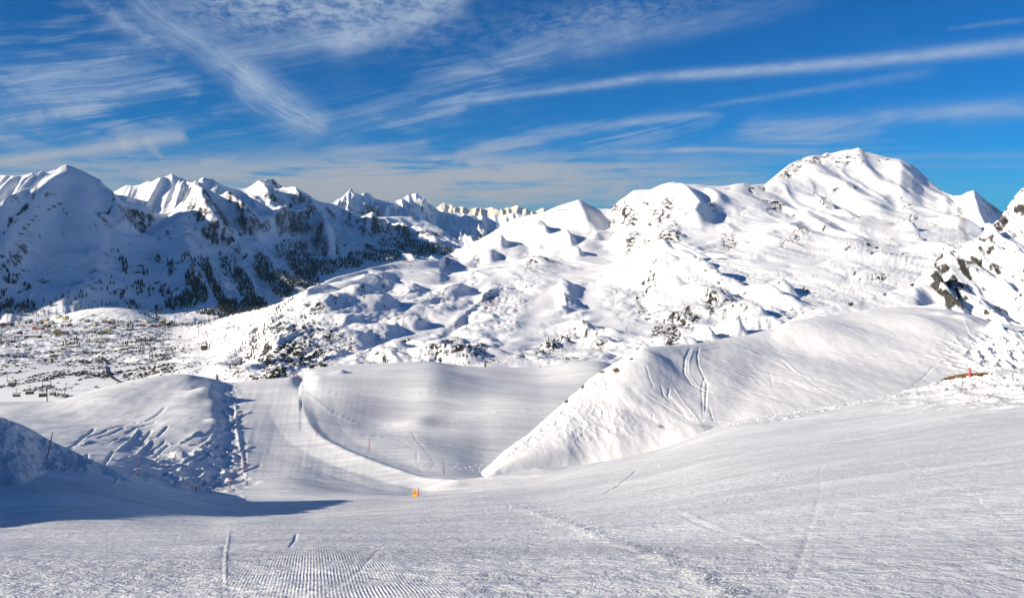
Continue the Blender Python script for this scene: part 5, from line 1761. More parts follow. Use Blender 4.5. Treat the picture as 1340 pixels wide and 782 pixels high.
M_shell = simple('pale chair hood', (0.42, 0.42, 0.38), 0.35, noise=0.3, nscale=3)
M_redj = simple('red jacket', (0.55, 0.03, 0.03), 0.7)
M_redp = simple('red marker pole', (0.42, 0.045, 0.03), 0.45, noise=0.4, nscale=6, dark=0.5)
M_pinkp = simple('bright red marker pole', (0.62, 0.05, 0.08), 0.45, noise=0.3, nscale=6, dark=0.7)
M_orange = simple('orange band', (0.75, 0.22, 0.03), 0.5)
M_yellow = simple('yellow sign paint', (0.85, 0.43, 0.01), 0.45, noise=0.3, nscale=5, dark=0.75)
M_pict = simple('dark sign print', (0.10, 0.055, 0.01), 0.5)
M_wood = simple('weathered timber', (0.11, 0.065, 0.035), 0.8, noise=0.7, nscale=1.5)
M_dwood = simple('dark timber', (0.035, 0.025, 0.02), 0.8, noise=0.6, nscale=1.5)
M_fence = simple('tarred steel snow bridge', (0.05, 0.045, 0.045), 0.7, noise=0.5, nscale=0.5)
M_roofsnow = simple('snow lying on a roof', (0.84, 0.86, 0.89), 0.6, noise=0.15, nscale=0.6, dark=0.93)
M_glass = simple('window glass', (0.03, 0.04, 0.05), 0.1)
M_road = simple('wet brown road', (0.10, 0.075, 0.05), 0.6, noise=0.8, nscale=0.3)
M_road_edge = simple('dark road edge', (0.03, 0.028, 0.022), 0.9, noise=0.8, nscale=0.3)  # near-black strip along each side of the road
M_crumb = simple('snow lumps', (0.86, 0.875, 0.90), 0.65)
M_skin = simple('skin', (0.5, 0.32, 0.24), 0.6)
M_trous = simple('dark ski trousers', (0.03, 0.035, 0.05), 0.8)
M_jack = simple('orange ski jacket', (0.65, 0.16, 0.03), 0.7)
M_ski = simple('skis', (0.05, 0.05, 0.06), 0.3)
M_earth = simple('bare brown earth', (0.16, 0.085, 0.035), 0.95, noise=0.9, nscale=1.2, dark=0.3)
WALLS = {
    'cream': simple('cream render', (0.34, 0.29, 0.20), 0.85, noise=0.3, nscale=0.5, dark=0.8),
    'yellow': simple('yellow render', (0.32, 0.23, 0.08), 0.85, noise=0.3, nscale=0.5, dark=0.8),
    'brown': simple('brown boards', (0.13, 0.065, 0.035), 0.85, noise=0.5, nscale=0.8),
    'white': simple('white render', (0.50, 0.48, 0.45), 0.85, noise=0.2, nscale=0.5, dark=0.85),
    'dark': simple('dark boards', (0.05, 0.035, 0.028), 0.85, noise=0.5, nscale=0.8),
    'orange': simple('orange larch cladding', (0.55, 0.25, 0.06), 0.8, noise=0.4, nscale=0.8, dark=0.6),
    'green': simple('pale green render', (0.33, 0.40, 0.27), 0.85, noise=0.2, nscale=0.5, dark=0.8),
    'red': simple('red boards', (0.22, 0.05, 0.035), 0.85, noise=0.4, nscale=0.8),
}


def place(S, px, py):
    return Vector(S.hit(px, py))


def scale_at(p, px):
    """metres that px photo pixels span at point p"""
    return px * p.y / F


# ------------------------------------------------------------------ conifers
def conifer_mesh(name, seed, tiers, n, width, needle, trunk=0.12, bare=False):
    """one metre tall; scaled when placed. Tiers of drooping, uneven boughs round a tapered trunk"""
    rs = random.Random(seed)
    m = MB()
    m.tube((0, 0, -0.06), (0, 0, 0.9), 0.022, 0.004, n=5, cap=False)
    m.cur = 1
    for k in range(tiers):
        t = k / tiers
        z0 = trunk + (0.97 - trunk) * t
        zt = z0 + (1.0 - trunk) / tiers * (1.5 if k < tiers - 1 else 1.0)
        r = width * (1 - t) ** 0.85 * rs.uniform(0.82, 1.15) + 0.015
        off = rs.uniform(0, 6.28)
        ox, oy = rs.uniform(-.015, .015), rs.uniform(-.015, .015)
        vs = [(ox, oy, min(zt, 1.0))]
        for i in range(n):
            a = off + 2 * math.pi * i / n
            rr = r * (rs.uniform(0.78, 1.2) if i % 2 == 0 else rs.uniform(0.38, 0.62))
            zz = z0 + (-0.02 if i % 2 == 0 else 0.035) + rs.uniform(-.012, .012)
            vs.append((ox + rr * math.cos(a), oy + rr * math.sin(a), zz))
        if bare and k % 2:
            continue
        fs = [(0, 1 + i, 1 + (i + 1) % n) for i in range(n)]
        vs.append((ox, oy, z0 + 0.05))
        fs += [(n + 1, 1 + (i + 1) % n, 1 + i) for i in range(n)]
        m.poly(vs, fs)
    me = bpy.data.meshes.new(name)
    me.from_pydata(m.v, [], m.f)
    me.materials.append(M_bark)
    me.materials.append(needle)
    me.polygons.foreach_set('material_index', m.mi)
    me.update()
    return me


TREES = [conifer_mesh('spruce_tree', 1, 7, 10, 0.20, M_needle), conifer_mesh('spruce_tree', 2, 6, 8, 0.24, M_needle), conifer_mesh('spruce_tree', 3, 8, 10, 0.165, M_needle),
         conifer_mesh('spruce_tree', 8, 6, 8, 0.28, M_needle, 0.05)]
PINES = [conifer_mesh('pine_tree', 4, 6, 8, 0.22, M_needle2), conifer_mesh('pine_tree', 5, 5, 8, 0.17, M_needle2)]
NTREE = 0


def add_tree(S, px, py, hpx, label, group, kind='spruce_tree', meshes=None, rs=random.Random(3), wide=1.0):
    global NTREE
    p = place(S, px, py)
    h = scale_at(p, hpx)
    o = bpy.data.objects.new(kind, rs.choice(meshes or TREES))
    COL.objects.link(o)
    o.location = (p.x, p.y, p.z - 0.03 * h)
    o.rotation_euler = (rs.uniform(-.04, .04), rs.uniform(-.04, .04), rs.uniform(0, 6.28))
    w = h * wide * rs.uniform(0.85, 1.2)
    o.scale = (w, w, h)
    tag(o, label, 'tree', group)
    NTREE += 1
    return o


rt = random.Random(11)
# trees that stand alone or in small named groups on the sunlit side
SOLO = [
    (264, 457, 9, 'broad dark spruce at the left of the hut with the tall mast'), (270, 457, 12, 'tallest dark spruce beside the hut with the tall mast'), (274, 455, 7, 'small spruce right of the hut with the tall mast'),
    (399, 417.5, 9, 'lone spruce on open snow, upper one of two on the hill flank'), (398, 429.5, 8, 'lone spruce on open snow, lower one of two on the hill flank'),
    (284, 498, 11, 'dark spruce standing at the foot of the rocky flank, lowest on the left'), (301, 483, 8, 'dark spruce low on the left edge of the rocky flank'), (346, 428, 7, 'dark spruce on the shoulder above the rocky flank'),
    (635, 481, 11, 'slim dark spruce at the right end of the low rocky knoll'), (718, 447, 8, 'spruce on top of the small rocky knoll near the centre'), (715, 450, 6, 'low spruce left of the knoll top near the centre'),
    (379, 493, 6, 'small spruce beside the top of the piste'), (136, 487, 6, 'lone small spruce left of the bend in the village road'), (141, 447, 6, 'lone spruce on snow right of the village car park'),
    (312, 431, 6, 'small dark spruce on the bright slope right of the mast'), (124, 437, 8, 'dark spruce standing among the middle chalets'),
]
for px, py, h, lab in SOLO:
    add_tree(SD, px, py, h, lab, None, rs=rt)
CL = [
    # (sheet, what, group, points, height px)
    (SD, 'dark spruce', 'among the spruces on the rocky flank', [(330, 458), (332, 462), (329, 466), (333, 470), (328, 452), (335, 456), (331, 448)], 8),
    (SD, 'dark spruce', 'of three on the flank rim', [(317, 452), (321, 450), (315, 456)], 8),
    (SD, 'dark spruce', 'at the flank foot by the piste', [(350, 480), (357, 492), (361, 494), (349, 489), (365, 490), (353, 470), (359, 478)], 7),
    (SD, 'small spruce', 'in the line up the hill edge', [(352, 419), (355, 416), (360, 413), (363, 411), (367, 408), (365, 404), (370, 403), (374, 400), (377, 396), (380, 393), (383, 391), (372, 398), (358, 420), (362, 407), (345, 437), (339, 443)], 6),
    (SD, 'dark spruce', 'in the clump right below the car park hall', [(83, 452), (86, 450), (89, 452), (93, 450), (97, 451), (101, 450), (104, 452), (85, 446), (100, 445)], 6),
    (SD, 'dark spruce', 'of the small trio right of the village clump', [(113, 448), (117, 448), (115, 446)], 6),
    (SD, 'dark spruce', 'in the clump between the lit chalet groups', [(166, 433), (170, 434), (173, 432), (168, 428), (174, 428), (171, 425)], 8),
    (SD, 'dark spruce', 'in the clump right of the village road', [(196, 467), (199, 466), (203, 465), (205, 468), (200, 470)], 7),
    (SD, 'low dark spruce', 'against the knoll above the snow hill', [(872, 452), (876, 451), (880, 449), (885, 446), (874, 448)], 5),
    (SD, 'low dark spruce', 'along the front of the rocky knoll', [(553, 472), (557, 474), (563, 474), (570, 475), (577, 475), (585, 475), (600, 475), (606, 476), (613, 475), (620, 476), (627, 477)], 4),
]
ORD = ['first', 'second', 'third', 'fourth', 'fifth', 'sixth', 'seventh', 'eighth', 'ninth', 'tenth', 'eleventh', 'twelfth', 'thirteenth', 'fourteenth', 'fifteenth', 'sixteenth', 'seventeenth', 'eighteenth', 'nineteenth', 'twentieth', 'twenty-first', 'twenty-second', 'twenty-third', 'twenty-fourth']
for S_, lab, grp, pts, hh in CL:
    for k, (px, py) in enumerate(sorted(pts)):
        add_tree(S_, px, py, hh * rt.uniform(0.75, 1.2), '%s %s, %s from the left' % (lab, grp, ORD[k]), grp, rs=rt)
for lab, grp, pts in [
    ('sunlit olive pine', 'in the tight trio below the right-hand chalets', [(161, 450), (164, 450.5), (167, 450)]),
    ('sunlit olive pine', 'in the loose row on the open plateau', [(185, 452), (188, 453), (193, 451), (196, 453), (184, 457)]),
]:
    for k, (px, py) in enumerate(sorted(pts)):
        add_tree(SD, px, py, 7 * rt.uniform(0.8, 1.1), '%s %s, %s from the left' % (lab, grp, ORD[k]), 'olive pines ' + grp, 'pine_tree', PINES, rt)
# trees on the shaded slopes: clumps one can pick apart
GC = [
    ('far left clump of the shaded slope', [(6, 352, 7, 6, 8), (15, 366, 11, 6, 20), (6, 384, 5, 6, 7)]),
    ('clump low above the leftmost roofs', [(10, 398, 9, 6, 18), (37, 400, 9, 5, 20), (36, 376, 6, 5, 9)]),
    ('scattered rows on the bumpy slope', [(95, 388, 22, 7, 12), (60, 395, 15, 8, 8), (140, 372, 12, 10, 8)]),
    ('steep strip left of the shaded middle', [(163, 350, 5, 10, 18), (160, 385, 4, 8, 9), (159, 341, 4, 3, 5)]),
    ('clump amid the shaded slope', [(182, 376, 8, 11, 22), (190, 358, 5, 6, 9), (175, 401, 9, 6, 18)]),
    ('narrow strip between two snow runs', [(222, 350, 4, 12, 16), (206, 340, 5, 4, 7), (198, 380, 4, 7, 6)]),
    ('large clump beside the snow run', [(216, 382, 8, 8, 20), (206, 408, 6, 7, 14)]),
]
for lab, areas in GC:
    for k, (cx, cy, rx, ry, n) in enumerate(areas):
        part = ('upper', 'main', 'lower')[k] if len(areas) == 3 else ('main', 'lower')[k]
        spots = []
        for i in range(n):
            a, r = rt.uniform(0, 6.28), math.sqrt(rt.random())
            spots.append((cx + rx * r * math.cos(a), cy + ry * r * math.sin(a), rt.uniform(4.5, 8.0)))
        for i, (px, py, h) in enumerate(sorted(spots)):
            add_tree(SG, px, py, h, 'dark spruce, %s from left in the %s part, %s' % (ORD[i], part, lab), 'spruces, ' + lab, rs=rt)


def scatter_mesh(name, mesh_src, P, H, W, mats, label, cat):
    """many small copies of one low mesh, joined (far woods, scrub, snow lumps)"""
    me0 = mesh_src
    v0 = np.array([v.co[:] for v in me0.vertices])
    polys = [tuple(p.vertices) for p in me0.polygons]
    tri = []
    mi = []
    for p, q in zip(polys, me0.polygons):
        for k in range(1, len(p) - 1):
            tri.append((p[0], p[k], p[k + 1]))
            mi.append(q.material_index)
    tri = np.array(tri)
    n = len(P)
    rs = np.random.RandomState(len(P))
    a = rs.rand(n) * 6.28
    c, s = np.cos(a), np.sin(a)
    x = v0[None, :, 0] * W[:, None]
    y = v0[None, :, 1] * W[:, None]
    X_ = x * c[:, None] - y * s[:, None] + P[:, 0:1]
    Y_ = x * s[:, None] + y * c[:, None] + P[:, 1:2]
    Z_ = v0[None, :, 2] * H[:, None] + P[:, 2:3]
    co = np.stack([X_, Y_, Z_], -1).reshape(-1, 3).astype(np.float32)
    fi = (tri[None] + (np.arange(n) * len(v0))[:, None, None]).reshape(-1, 3)
    me = bpy.data.meshes.new(name)
    me.vertices.add(len(co))
    me.vertices.foreach_set('co', co.ravel())
    me.loops.add(fi.size)
    me.loops.foreach_set('vertex_index', fi.ravel().astype(np.int32))
    me.polygons.add(len(fi))
    me.polygons.foreach_set('loop_start', np.arange(0, fi.size, 3, dtype=np.int32))
    me.polygons.foreach_set('loop_total', np.full(len(fi), 3, dtype=np.int32))
    me.polygons.foreach_set('material_index', np.tile(np.array(mi, dtype=np.int32), n))
    me.update()
    for m in mats:
        me.materials.append(m)
    o = bpy.data.objects.new(name, me)
    COL.objects.link(o)
    tag(o, label, cat, None, 'stuff')
    return o


def forest():
    low = conifer_mesh('far_spruce', 21, 4, 6, 0.22, M_needle, 0.08)
    rs = random.Random(31)
    P, H = [], []

    def area(cx, cy, rx, ry, n, h0, h1, rot=0.0):
        c, s = math.cos(math.radians(rot)), math.sin(math.radians(rot))
        for i in range(int(n * (1.0 if cx < 290 else 1.9))):
            a, r = rs.uniform(0, 6.28), math.sqrt(rs.random())
            ex, ey = rx * r * math.cos(a), ry * r * math.sin(a)
            px, py = cx + ex * c - ey * s, cy + ex * s + ey * c
            p = SG.hit(px, py)
            hpx = rs.uniform(h0, h1) * 1.1
            P.append(p - np.array([0, 0, 1.0]))
            H.append(hpx * p[1] / F)
    area(253, 366, 11, 13, 70, 5, 8)
    area(228, 398, 14, 9, 60, 5, 8)
    area(248, 392, 13, 12, 80, 5, 8)
    area(262, 382, 9, 16, 70, 5, 8, -25)
    area(272, 355, 5, 16, 60, 4, 7, -25)
    area(286, 385, 6, 26, 170, 4, 7, -32)
    area(300, 402, 14, 8, 80, 5, 7)
    area(262, 345, 14, 8, 30, 3, 6)
    area(245, 338, 10, 6, 20, 3, 6)
    area(320, 375, 10, 26, 130, 3.5, 6, -25)
    area(332, 398, 18, 8, 90, 4, 6)
    area(345, 350, 12, 20, 110, 3, 5.5, -25)
    area(368, 372, 16, 18, 150, 3, 5.5, -30)
    area(300, 350, 12, 14, 40, 3, 5)
    area(395, 345, 22, 14, 160, 3, 5, 20)
    area(400, 365, 18, 12, 130, 3, 5)
    area(425, 350, 18, 10, 110, 3, 4.6)
    area(380, 325, 22, 10, 60, 2.5, 4.5)
    area(455, 345, 20, 7, 110, 2.8, 4.4)
    area(470, 335, 18, 6, 50, 2.5, 4)
    area(500, 335, 26, 8, 170, 2.5, 4.2)
    area(520, 318, 26, 7, 90, 2, 3.6)
    area(545, 325, 26, 10, 200, 2.3, 4, 10)
    area(575, 328, 20, 7, 130, 2.2, 3.6, 10)
    area(495, 300, 20, 6, 20, 2, 3)
    area(560, 308, 24, 6, 60, 1.8, 3)
    area(300, 409, 45, 4, 110, 3.5, 6)
    area(20, 405, 30, 5, 60, 4, 6.5)
    area(120, 400, 40, 6, 30, 3, 5)
    area(60, 410, 50, 5, 30, 3, 5)
    area(150, 330, 8, 4, 12, 2.5, 4)
    for (x0, y0, x1, y1, n, h) in [(212, 424, 352, 401, 190, 5.0), (345, 404, 425, 371, 60, 3.6), (180, 416, 240, 425, 60, 4.5)]:
        for i in range(n):
            t = rs.random()
            px = x0 + (x1 - x0) * t
            py = np.interp(px, [c[0] for c in crD], [c[1] for c in crD]) + rs.uniform(-0.3, 1.6)
            p = SD.hit(px, py)
            P.append(p - np.array([0, 0, 1.0]))
            H.append(rs.uniform(0.5, 1.15) * h * p[1] / F)
    P = np.array(P)
    H = np.array(H)
    W = H * np.random.RandomState(2).uniform(0.8, 1.3, len(H))
    scatter_mesh('far_forest', low, P, H, W, [M_bark, M_needle], 'dark spruce woods on the shaded slopes across the valley', 'forest')


forest()


def scrub():
    """dwarf pines and stones that poke out of the snow on the village plateau and on the flank"""
    rs = np.random.RandomState(5)
    m = MB()
    r2 = random.Random(9)
    vs = []
    n = 7
    for k, (zz, rr) in enumerate([(-0.35, 0.85), (0.35, 1.0), (0.8, 0.6)]):
        for i in range(n):
            a = 2 * math.pi * (i + 0.5 * k) / n
            q = rr * r2.uniform(0.6, 1.25)
            vs.append((q * math.cos(a), q * math.sin(a), zz + r2.uniform(-.2, .2)))
    vs.append((0.05, 0.0, 1.0))
    fs = []
    for k in range(2):
        for i in range(n):
            a, b = k * n + i, k * n + (i + 1) % n
            fs += [(a, b, b + n), (a, b + n, a + n)]
    fs += [(2 * n + i, 2 * n + (i + 1) % n, 3 * n) for i in range(n)]
    m.poly(vs, fs)
    me = bpy.data.meshes.new('scrub')
    me.from_pydata(m.v, [], m.f)
    me.materials.append(M_scrub)
    P, W = [], []
    tries = 0
    while len(P) < 5200 and tries < 60000:
        tries += 1
        px = rs.uniform(0, 300)
        py = rs.uniform(418, 512)
        if px > 300 - (py - 430) * 0.35 + 15:
            continue
        # open pistes stay clean
        if 205 < px < 300 and py > 428 and (px - 205) > (py - 428) * 0.2 and px > 232 + abs(py - 465) * -0.2 and rs.rand() < 0.85:
            continue
        p = SD.hit(px, py)
        q_ = 2.0 ** round(math.log2(p[1] / F))
        c = float(fbm(np.array([p[0] / q_]), np.array([p[1] / q_ * 0.35]), 24, 3, 0.6, 91)[0])
        c2 = float(fbm(np.array([p[0] / q_]), np.array([p[1] / q_ * 0.35]), 90, 2, 0.5, 93)[0])
        if c * 0.8 + 0.5 * c2 < -0.12 + rs.rand() * 0.55:
            continue
        if py > 500 and rs.rand() < 0.5:
            continue
        P.append(p)
        W.append((0.4 + rs.rand() ** 2 * 0.9) * (0.35 + p[1] / F * 0.95))
    # on the rocky flank
    for i in range(1300):
        px = rs.normal(372, 36)
        py = rs.uniform(400, 498)
        edge = np.interp(py, [388, 408, 428, 447, 469, 494], [382, 364, 346, 324, 300, 284])
        if px < edge + 2 or px > 450 + (py - 440) * -0.2:
            continue
        p = SD.hit(px, py)
        c = float(fbm(np.array([p[0]]), np.array([p[1] * 0.6]), 26, 3, 0.6, 95)[0])
        if c < 0.02 + rs.rand() * 0.3:
            continue
        P.append(p)
        W.append(rs.uniform(0.35, 1.0) * 1.35)
    P = np.array(P)
    W = np.array(W) * 1.0
    scatter_mesh('dwarf_pine_scrub', me, P, W * 0.75, W, [M_scrub], 'dark dwarf pine scrub dotting the snowy plateau and hill flank', 'shrubs')


scrub()
print('individual trees', NTREE)

# ------------------------------------------------------------------ village
def house_proto(wall, w, d, h, roof_h, flat=False, rows=2, cols=4):
    """chalet: walls with gable, snow-laden roof with eaves, chimney, windows and door; one unit = 1 m"""
    t = empty('chalet')
    m = MB()
    x, y = w / 2, d / 2
    rh = roof_h if not flat else 0.0
    if flat:
        m.box(-x, x, -y, y, -4, h)
    else:
        m.poly([(-x, -y, -4), (x, -y, -4), (x, y, -4), (-x, y, -4), (-x, -y, h), (x, -y, h), (x, y, h), (-x, y, h), (0, -y, h + rh), (0, y, h + rh)],
               [(0, 3, 2, 1), (0, 1, 5, 8, 4), (2, 3, 7, 9, 6), (1, 2, 6, 5), (3, 0, 4, 7)])
    m.build('wall', WALLS[wall], t)
    r = MB()
    e = 0.9
    th = 0.7
    if flat:
        r.box(-x - e, x + e, -y - e, y + e, h, h + th)
        ro = r.build('roof', M_roofsnow, t)
    else:
        sx = x + e
        dz = -rh * e / x
        for s in (-1, 1):
            pts = [(s * sx, -y - e, h + dz), (0, -y - e, h + rh), (0, y + e, h + rh), (s * sx, y + e, h + dz)]
            top = [(a, b, c + th) for a, b, c in pts]
            r.poly(pts + top, [(0, 1, 2, 3), (7, 6, 5, 4), (0, 4, 5, 1), (2, 6, 7, 3), (3, 7, 4, 0)])
        ro = r.build('roof', M_roofsnow, t)
    c = MB()
    c.box(x * 0.35 - .5, x * 0.35 + .5, -.5, .5, h + (0 if flat else rh * 0.4), h + rh + 2.0)
    c.build('chimney', WALLS['white'], ro)
    for i in range(cols):
        for k in range(rows):
            wx = -x + w * (i + 0.5) / cols
            wz = 1.4 + k * (h - 0.6) / rows
            g = MB()
            g.box(wx - .6, wx + .6, -y - .08, -y + .05, wz, wz + 1.3)
            g.build('window', M_glass, t)
    g = MB()
    g.box(-.55, .55, -y - .12, -y + .05, 0.0, 1.3)
    g.build('door', M_dwood, t)
    return t


P_H = {}


def house(px, py, wpx, kind, wall, label, rz=0.0, k=1.0):
    key = (kind, wall)
    p = place(SD, px, py)
    if key not in P_H:
        if kind == 'chalet':
            src = house_proto(wall, 12, 11, 5.6, 3.2)
        elif kind == 'block':
            src = house_proto(wall, 16, 11, 9.5, 3.0, rows=3, cols=5)
        elif kind == 'hall':
            src = house_proto(wall, 30, 12, 5.0, 0, flat=True, rows=1, cols=7)
        P_H[key] = src
        o = src
    else:
        o = copy_thing(P_H[key], (0, 0, 0))
    base_w = {'chalet': 12, 'block': 16, 'hall': 30}[kind]
    s = scale_at(p, wpx) / base_w
    o.location = (p.x, p.y, p.z)
    o.rotation_euler = (0, 0, rz)
    o.scale = (s, s, s * k)
    names = {'chalet': ('chalet', 'house'), 'block': ('guest_house', 'house'), 'hall': ('long_hall', 'building')}[kind]
    o.name = names[0]
    tag(o, label, names[1], 'buildings of the village in the valley')
    return o


rh_ = random.Random(77)
ROWS = [
    ('upper village row', [(4, 427, 7, 'block', 'brown'), (13, 425, 6, 'chalet', 'dark'), (24, 423.5, 6, 'chalet', 'cream'), (31, 423.5, 6, 'chalet', 'white'), (38, 422, 7, 'chalet', 'brown'), (46, 425.5, 6, 'chalet', 'white'), (53, 423.5, 6, 'chalet', 'brown'), (60.5, 420, 6, 'block', 'yellow'), (67, 424, 6, 'chalet', 'cream'), (78, 416.5, 6, 'chalet', 'cream'), (86, 418, 6, 'chalet', 'yellow')]),
    ('middle village row', [(47, 431, 7, 'block', 'red'), (54, 431, 6, 'chalet', 'brown'), (62, 429, 8, 'block', 'dark'), (70, 430, 5, 'chalet', 'cream'), (80, 428, 5, 'chalet', 'white'), (91, 427, 6, 'chalet', 'brown'), (107, 420, 5, 'chalet', 'white'), (114, 421, 5, 'chalet', 'dark'), (125, 426, 6, 'chalet', 'cream'), (137, 422, 6, 'chalet', 'brown'), (146, 423.5, 7, 'chalet', 'dark'), (152, 427, 6, 'block', 'cream')]),
    ('lower village row', [(26, 436.5, 6, 'chalet', 'dark'), (62, 436, 7, 'block', 'white'), (75, 437, 8, 'block', 'yellow'), (85, 437, 7, 'chalet', 'dark'), (93, 436, 6, 'chalet', 'white'), (99, 437, 4, 'chalet', 'brown')]),
    ('right-hand village group', [(131, 437, 7, 'block', 'green'), (135, 436, 8, 'block', 'yellow'), (142, 433.5, 6, 'block', 'yellow'), (148, 430, 6, 'chalet', 'dark'), (184, 426, 12, 'hall', 'brown'), (192, 423.5, 8, 'chalet', 'cream'), (200, 427.5, 6, 'chalet', 'dark'), (206, 427, 7, 'chalet', 'brown'), (213, 425, 8, 'block', 'yellow'), (221, 426, 7, 'chalet', 'dark'), (229, 426.5, 6, 'chalet', 'brown')]),
]
KW = {'chalet': 'chalet', 'block': 'guest house', 'hall': 'long hall'}
for rowname, lst in ROWS:
    for i, (px, py, w, kind, wall) in enumerate(lst):
        house(px, py, w, kind, wall, '%s %s under snow, %s from the left in the %s' % (wall if wall != 'dark' else 'dark timber', KW[kind], ORD[i], rowname), rh_.uniform(-0.5, 0.5), rh_.uniform(0.85, 1.1))
house(43, 441, 19, 'hall', 'dark', 'wide dark flat-roofed car park hall at the left of the village', 0.02, 0.85)
house(131, 443, 14, 'hall', 'cream', 'long low cream hall with a snowy roof on the open snow', 0.25, 0.6)
# restaurant on the ridge and small lift buildings
def lone(S, px, py, w, kind, wall, label, rz, name, cat, k=1.0):
    o = house(px, py, w, kind, wall, label, rz, k)
    o.name = name
    if 'group' in o:
        del o['group']
    tag(o, label, cat)
    return o


lone(SD, 530, 342.4, 9, 'hall', 'orange', 'orange wooden mountain restaurant with snow on its roof, on the hill crest', 0.1, 'mountain_restaurant', 'restaurant', 0.75)
lone(SD, 541, 341.0, 6, 'hall', 'brown', 'low brown terrace building right of the orange restaurant', 0.1, 'terrace_building', 'building', 0.6)
lone(SD, 507, 347.8, 6, 'hall', 'orange', 'small orange hut on the hill crest left of the restaurant', 0.2, 'mountain_hut', 'hut', 0.7)
lone(SD, 714.5, 279.6, 3.5, 'hall', 'brown', 'tiny brown summit hut on the crest left of the pointed snow top', 0.2, 'summit_hut', 'hut', 0.9)

# the hut with a tall mast
def mast_hut():
    p = place(SD, 267, 458)
    s = scale_at(p, 1.0)
    t = empty('mast_hut', p)
    m = MB()
    m.box(-2.5 * s, 2.5 * s, -2 * s, 2 * s, -2, 6.5 * s)
    m.build('wall', WALLS['dark'], t)
    r = MB()
    r.box(-3 * s, 3 * s, -2.4 * s, 2.4 * s, 6.5 * s, 7.3 * s)
    r.build('roof', M_roofsnow, t)
    a = MB()
    a.tube((1.2 * s, 0, 7.3 * s), (1.2 * s, 0, 21 * s), 0.28 * s, 0.16 * s, n=6)
    a.build('mast', M_steel, t)
    g = MB()
    g.box(-1.4 * s, 0, -2.1 * s, -1.95 * s, 2 * s, 4 * s)
    g.build('window', M_glass, t)
    tag(t, 'dark hut with a tall thin mast among spruces on the bright slope', 'hut')


mast_hut()


def top_station():
    p = place(SD, 1013, 268)
    s = scale_at(p, 1.0)
    t = empty('lift_station', p)
    m = MB()
    m.box(-1.5 * s, 5.5 * s, -2 * s, 2 * s, 2.0 * s, 5.2 * s)
    m.build('cabin', WALLS['dark'], t)
    r = MB()
    r.box(-2.2 * s, 6.2 * s, -2.6 * s, 2.6 * s, 5.2 * s, 6.1 * s)
    r.build('roof', M_roofsnow, t)
    for x in (-1.2, 1.2, 4.8):
        g = MB()
        g.tube((x * s, 0, -1.5 * s), (x * s, 0, 2.0 * s), 0.3 * s, n=6)
        g.build('leg', M_dsteel, t)
    for x in (-4.6, -3.2):
        g = MB()
        g.tube((x * s, 0, -4 * s), (x * s, 0, 5.0 * s), 0.22 * s, n=6)
        g.build('post', M_steel, t)
    tag(t, 'dark lift top station on legs on the rocky shoulder left of the summit', 'lift station')


top_station()

# ------------------------------------------------------------------ chairlift in the lower left
LIFT = Vector((0.42, 0.90, 0.0)).normalized()      # the way the line runs


def lift_tower(p, H, w, label, tall=True):
    """H = height above ground, w = length of the crossarm"""
    t = empty('lift_tower', p, math.atan2(-0.08, 1.0))
    m = MB()
    m.tube((0, 0, -2), (0, 0, H), 0.42, 0.34, n=10)
    m.build('mast', M_steel, t, True)
    a = MB()
    a.box(-w / 2, w / 2, -.22, .22, H - .25, H + .25)
    a.build('crossarm', M_dsteel, t)
    f = MB()
    for s in (-1, 1):
        f.tube((s * w * .40, 0, H), (s * w * .46, 0, H + 2.0), 0.12, n=6)
    f.box(-w * .50, w * .50, -.12, .12, H + 2.0, H + 2.25)
    f.build('upper_frame', M_dsteel, t)
    for s in (-1, 1):
        g = MB()
        g.box(s * w * .5 - .18, s * w * .5 + .18, -2.2, 2.2, H - .9, H - .55)
        ra = g.build('sheave_beam', M_dsteel, t)
        for k in range(6):
            q = MB()
            y = -2.0 + k * 0.8
            q.tube((s * w * .5 - .1, y, H - .55 + .15), (s * w * .5 + .1, y, H - .55 + .15), 0.26, n=8)
            q.build('sheave', M_seat, ra)
        l = MB()
        l.box(s * w * .5 + .3, s * w * .5 + .9, -2.4, 2.4, H - 1.3, H - 1.2)
        l.build('walkway', M_steel, t)
    l = MB()
    for k in range(int(H / 0.6)):
        l.box(.38, .75, -.18, .18, k * .6, k * .6 + .06)
    l.build('ladder', M_steel, t)
    tag(t, label, 'lift tower', 'towers of the chairlift')
    return t


def ground_D(x, y):
    return SD.ground(x, y)


def at(px, py, d):
    return Vector((d * (px - CX) / F, d, d * (HZ - py) / F))


pt = at(61, 504.5, 350)
gz = ground_D(pt.x, pt.y)
lift_tower(Vector((pt.x, pt.y, gz)), pt.z - gz, 4.2, 'nearest grey chairlift tower with a broad crossarm, rising behind the snow hump')
pt2 = at(80.5, 515.2, 400)
gz2 = ground_D(pt2.x, pt2.y)
lift_tower(Vector((pt2.x, pt2.y, gz2)), pt2.z - gz2, 4.2, 'second dark chairlift tower, lower and right of the nearest one')


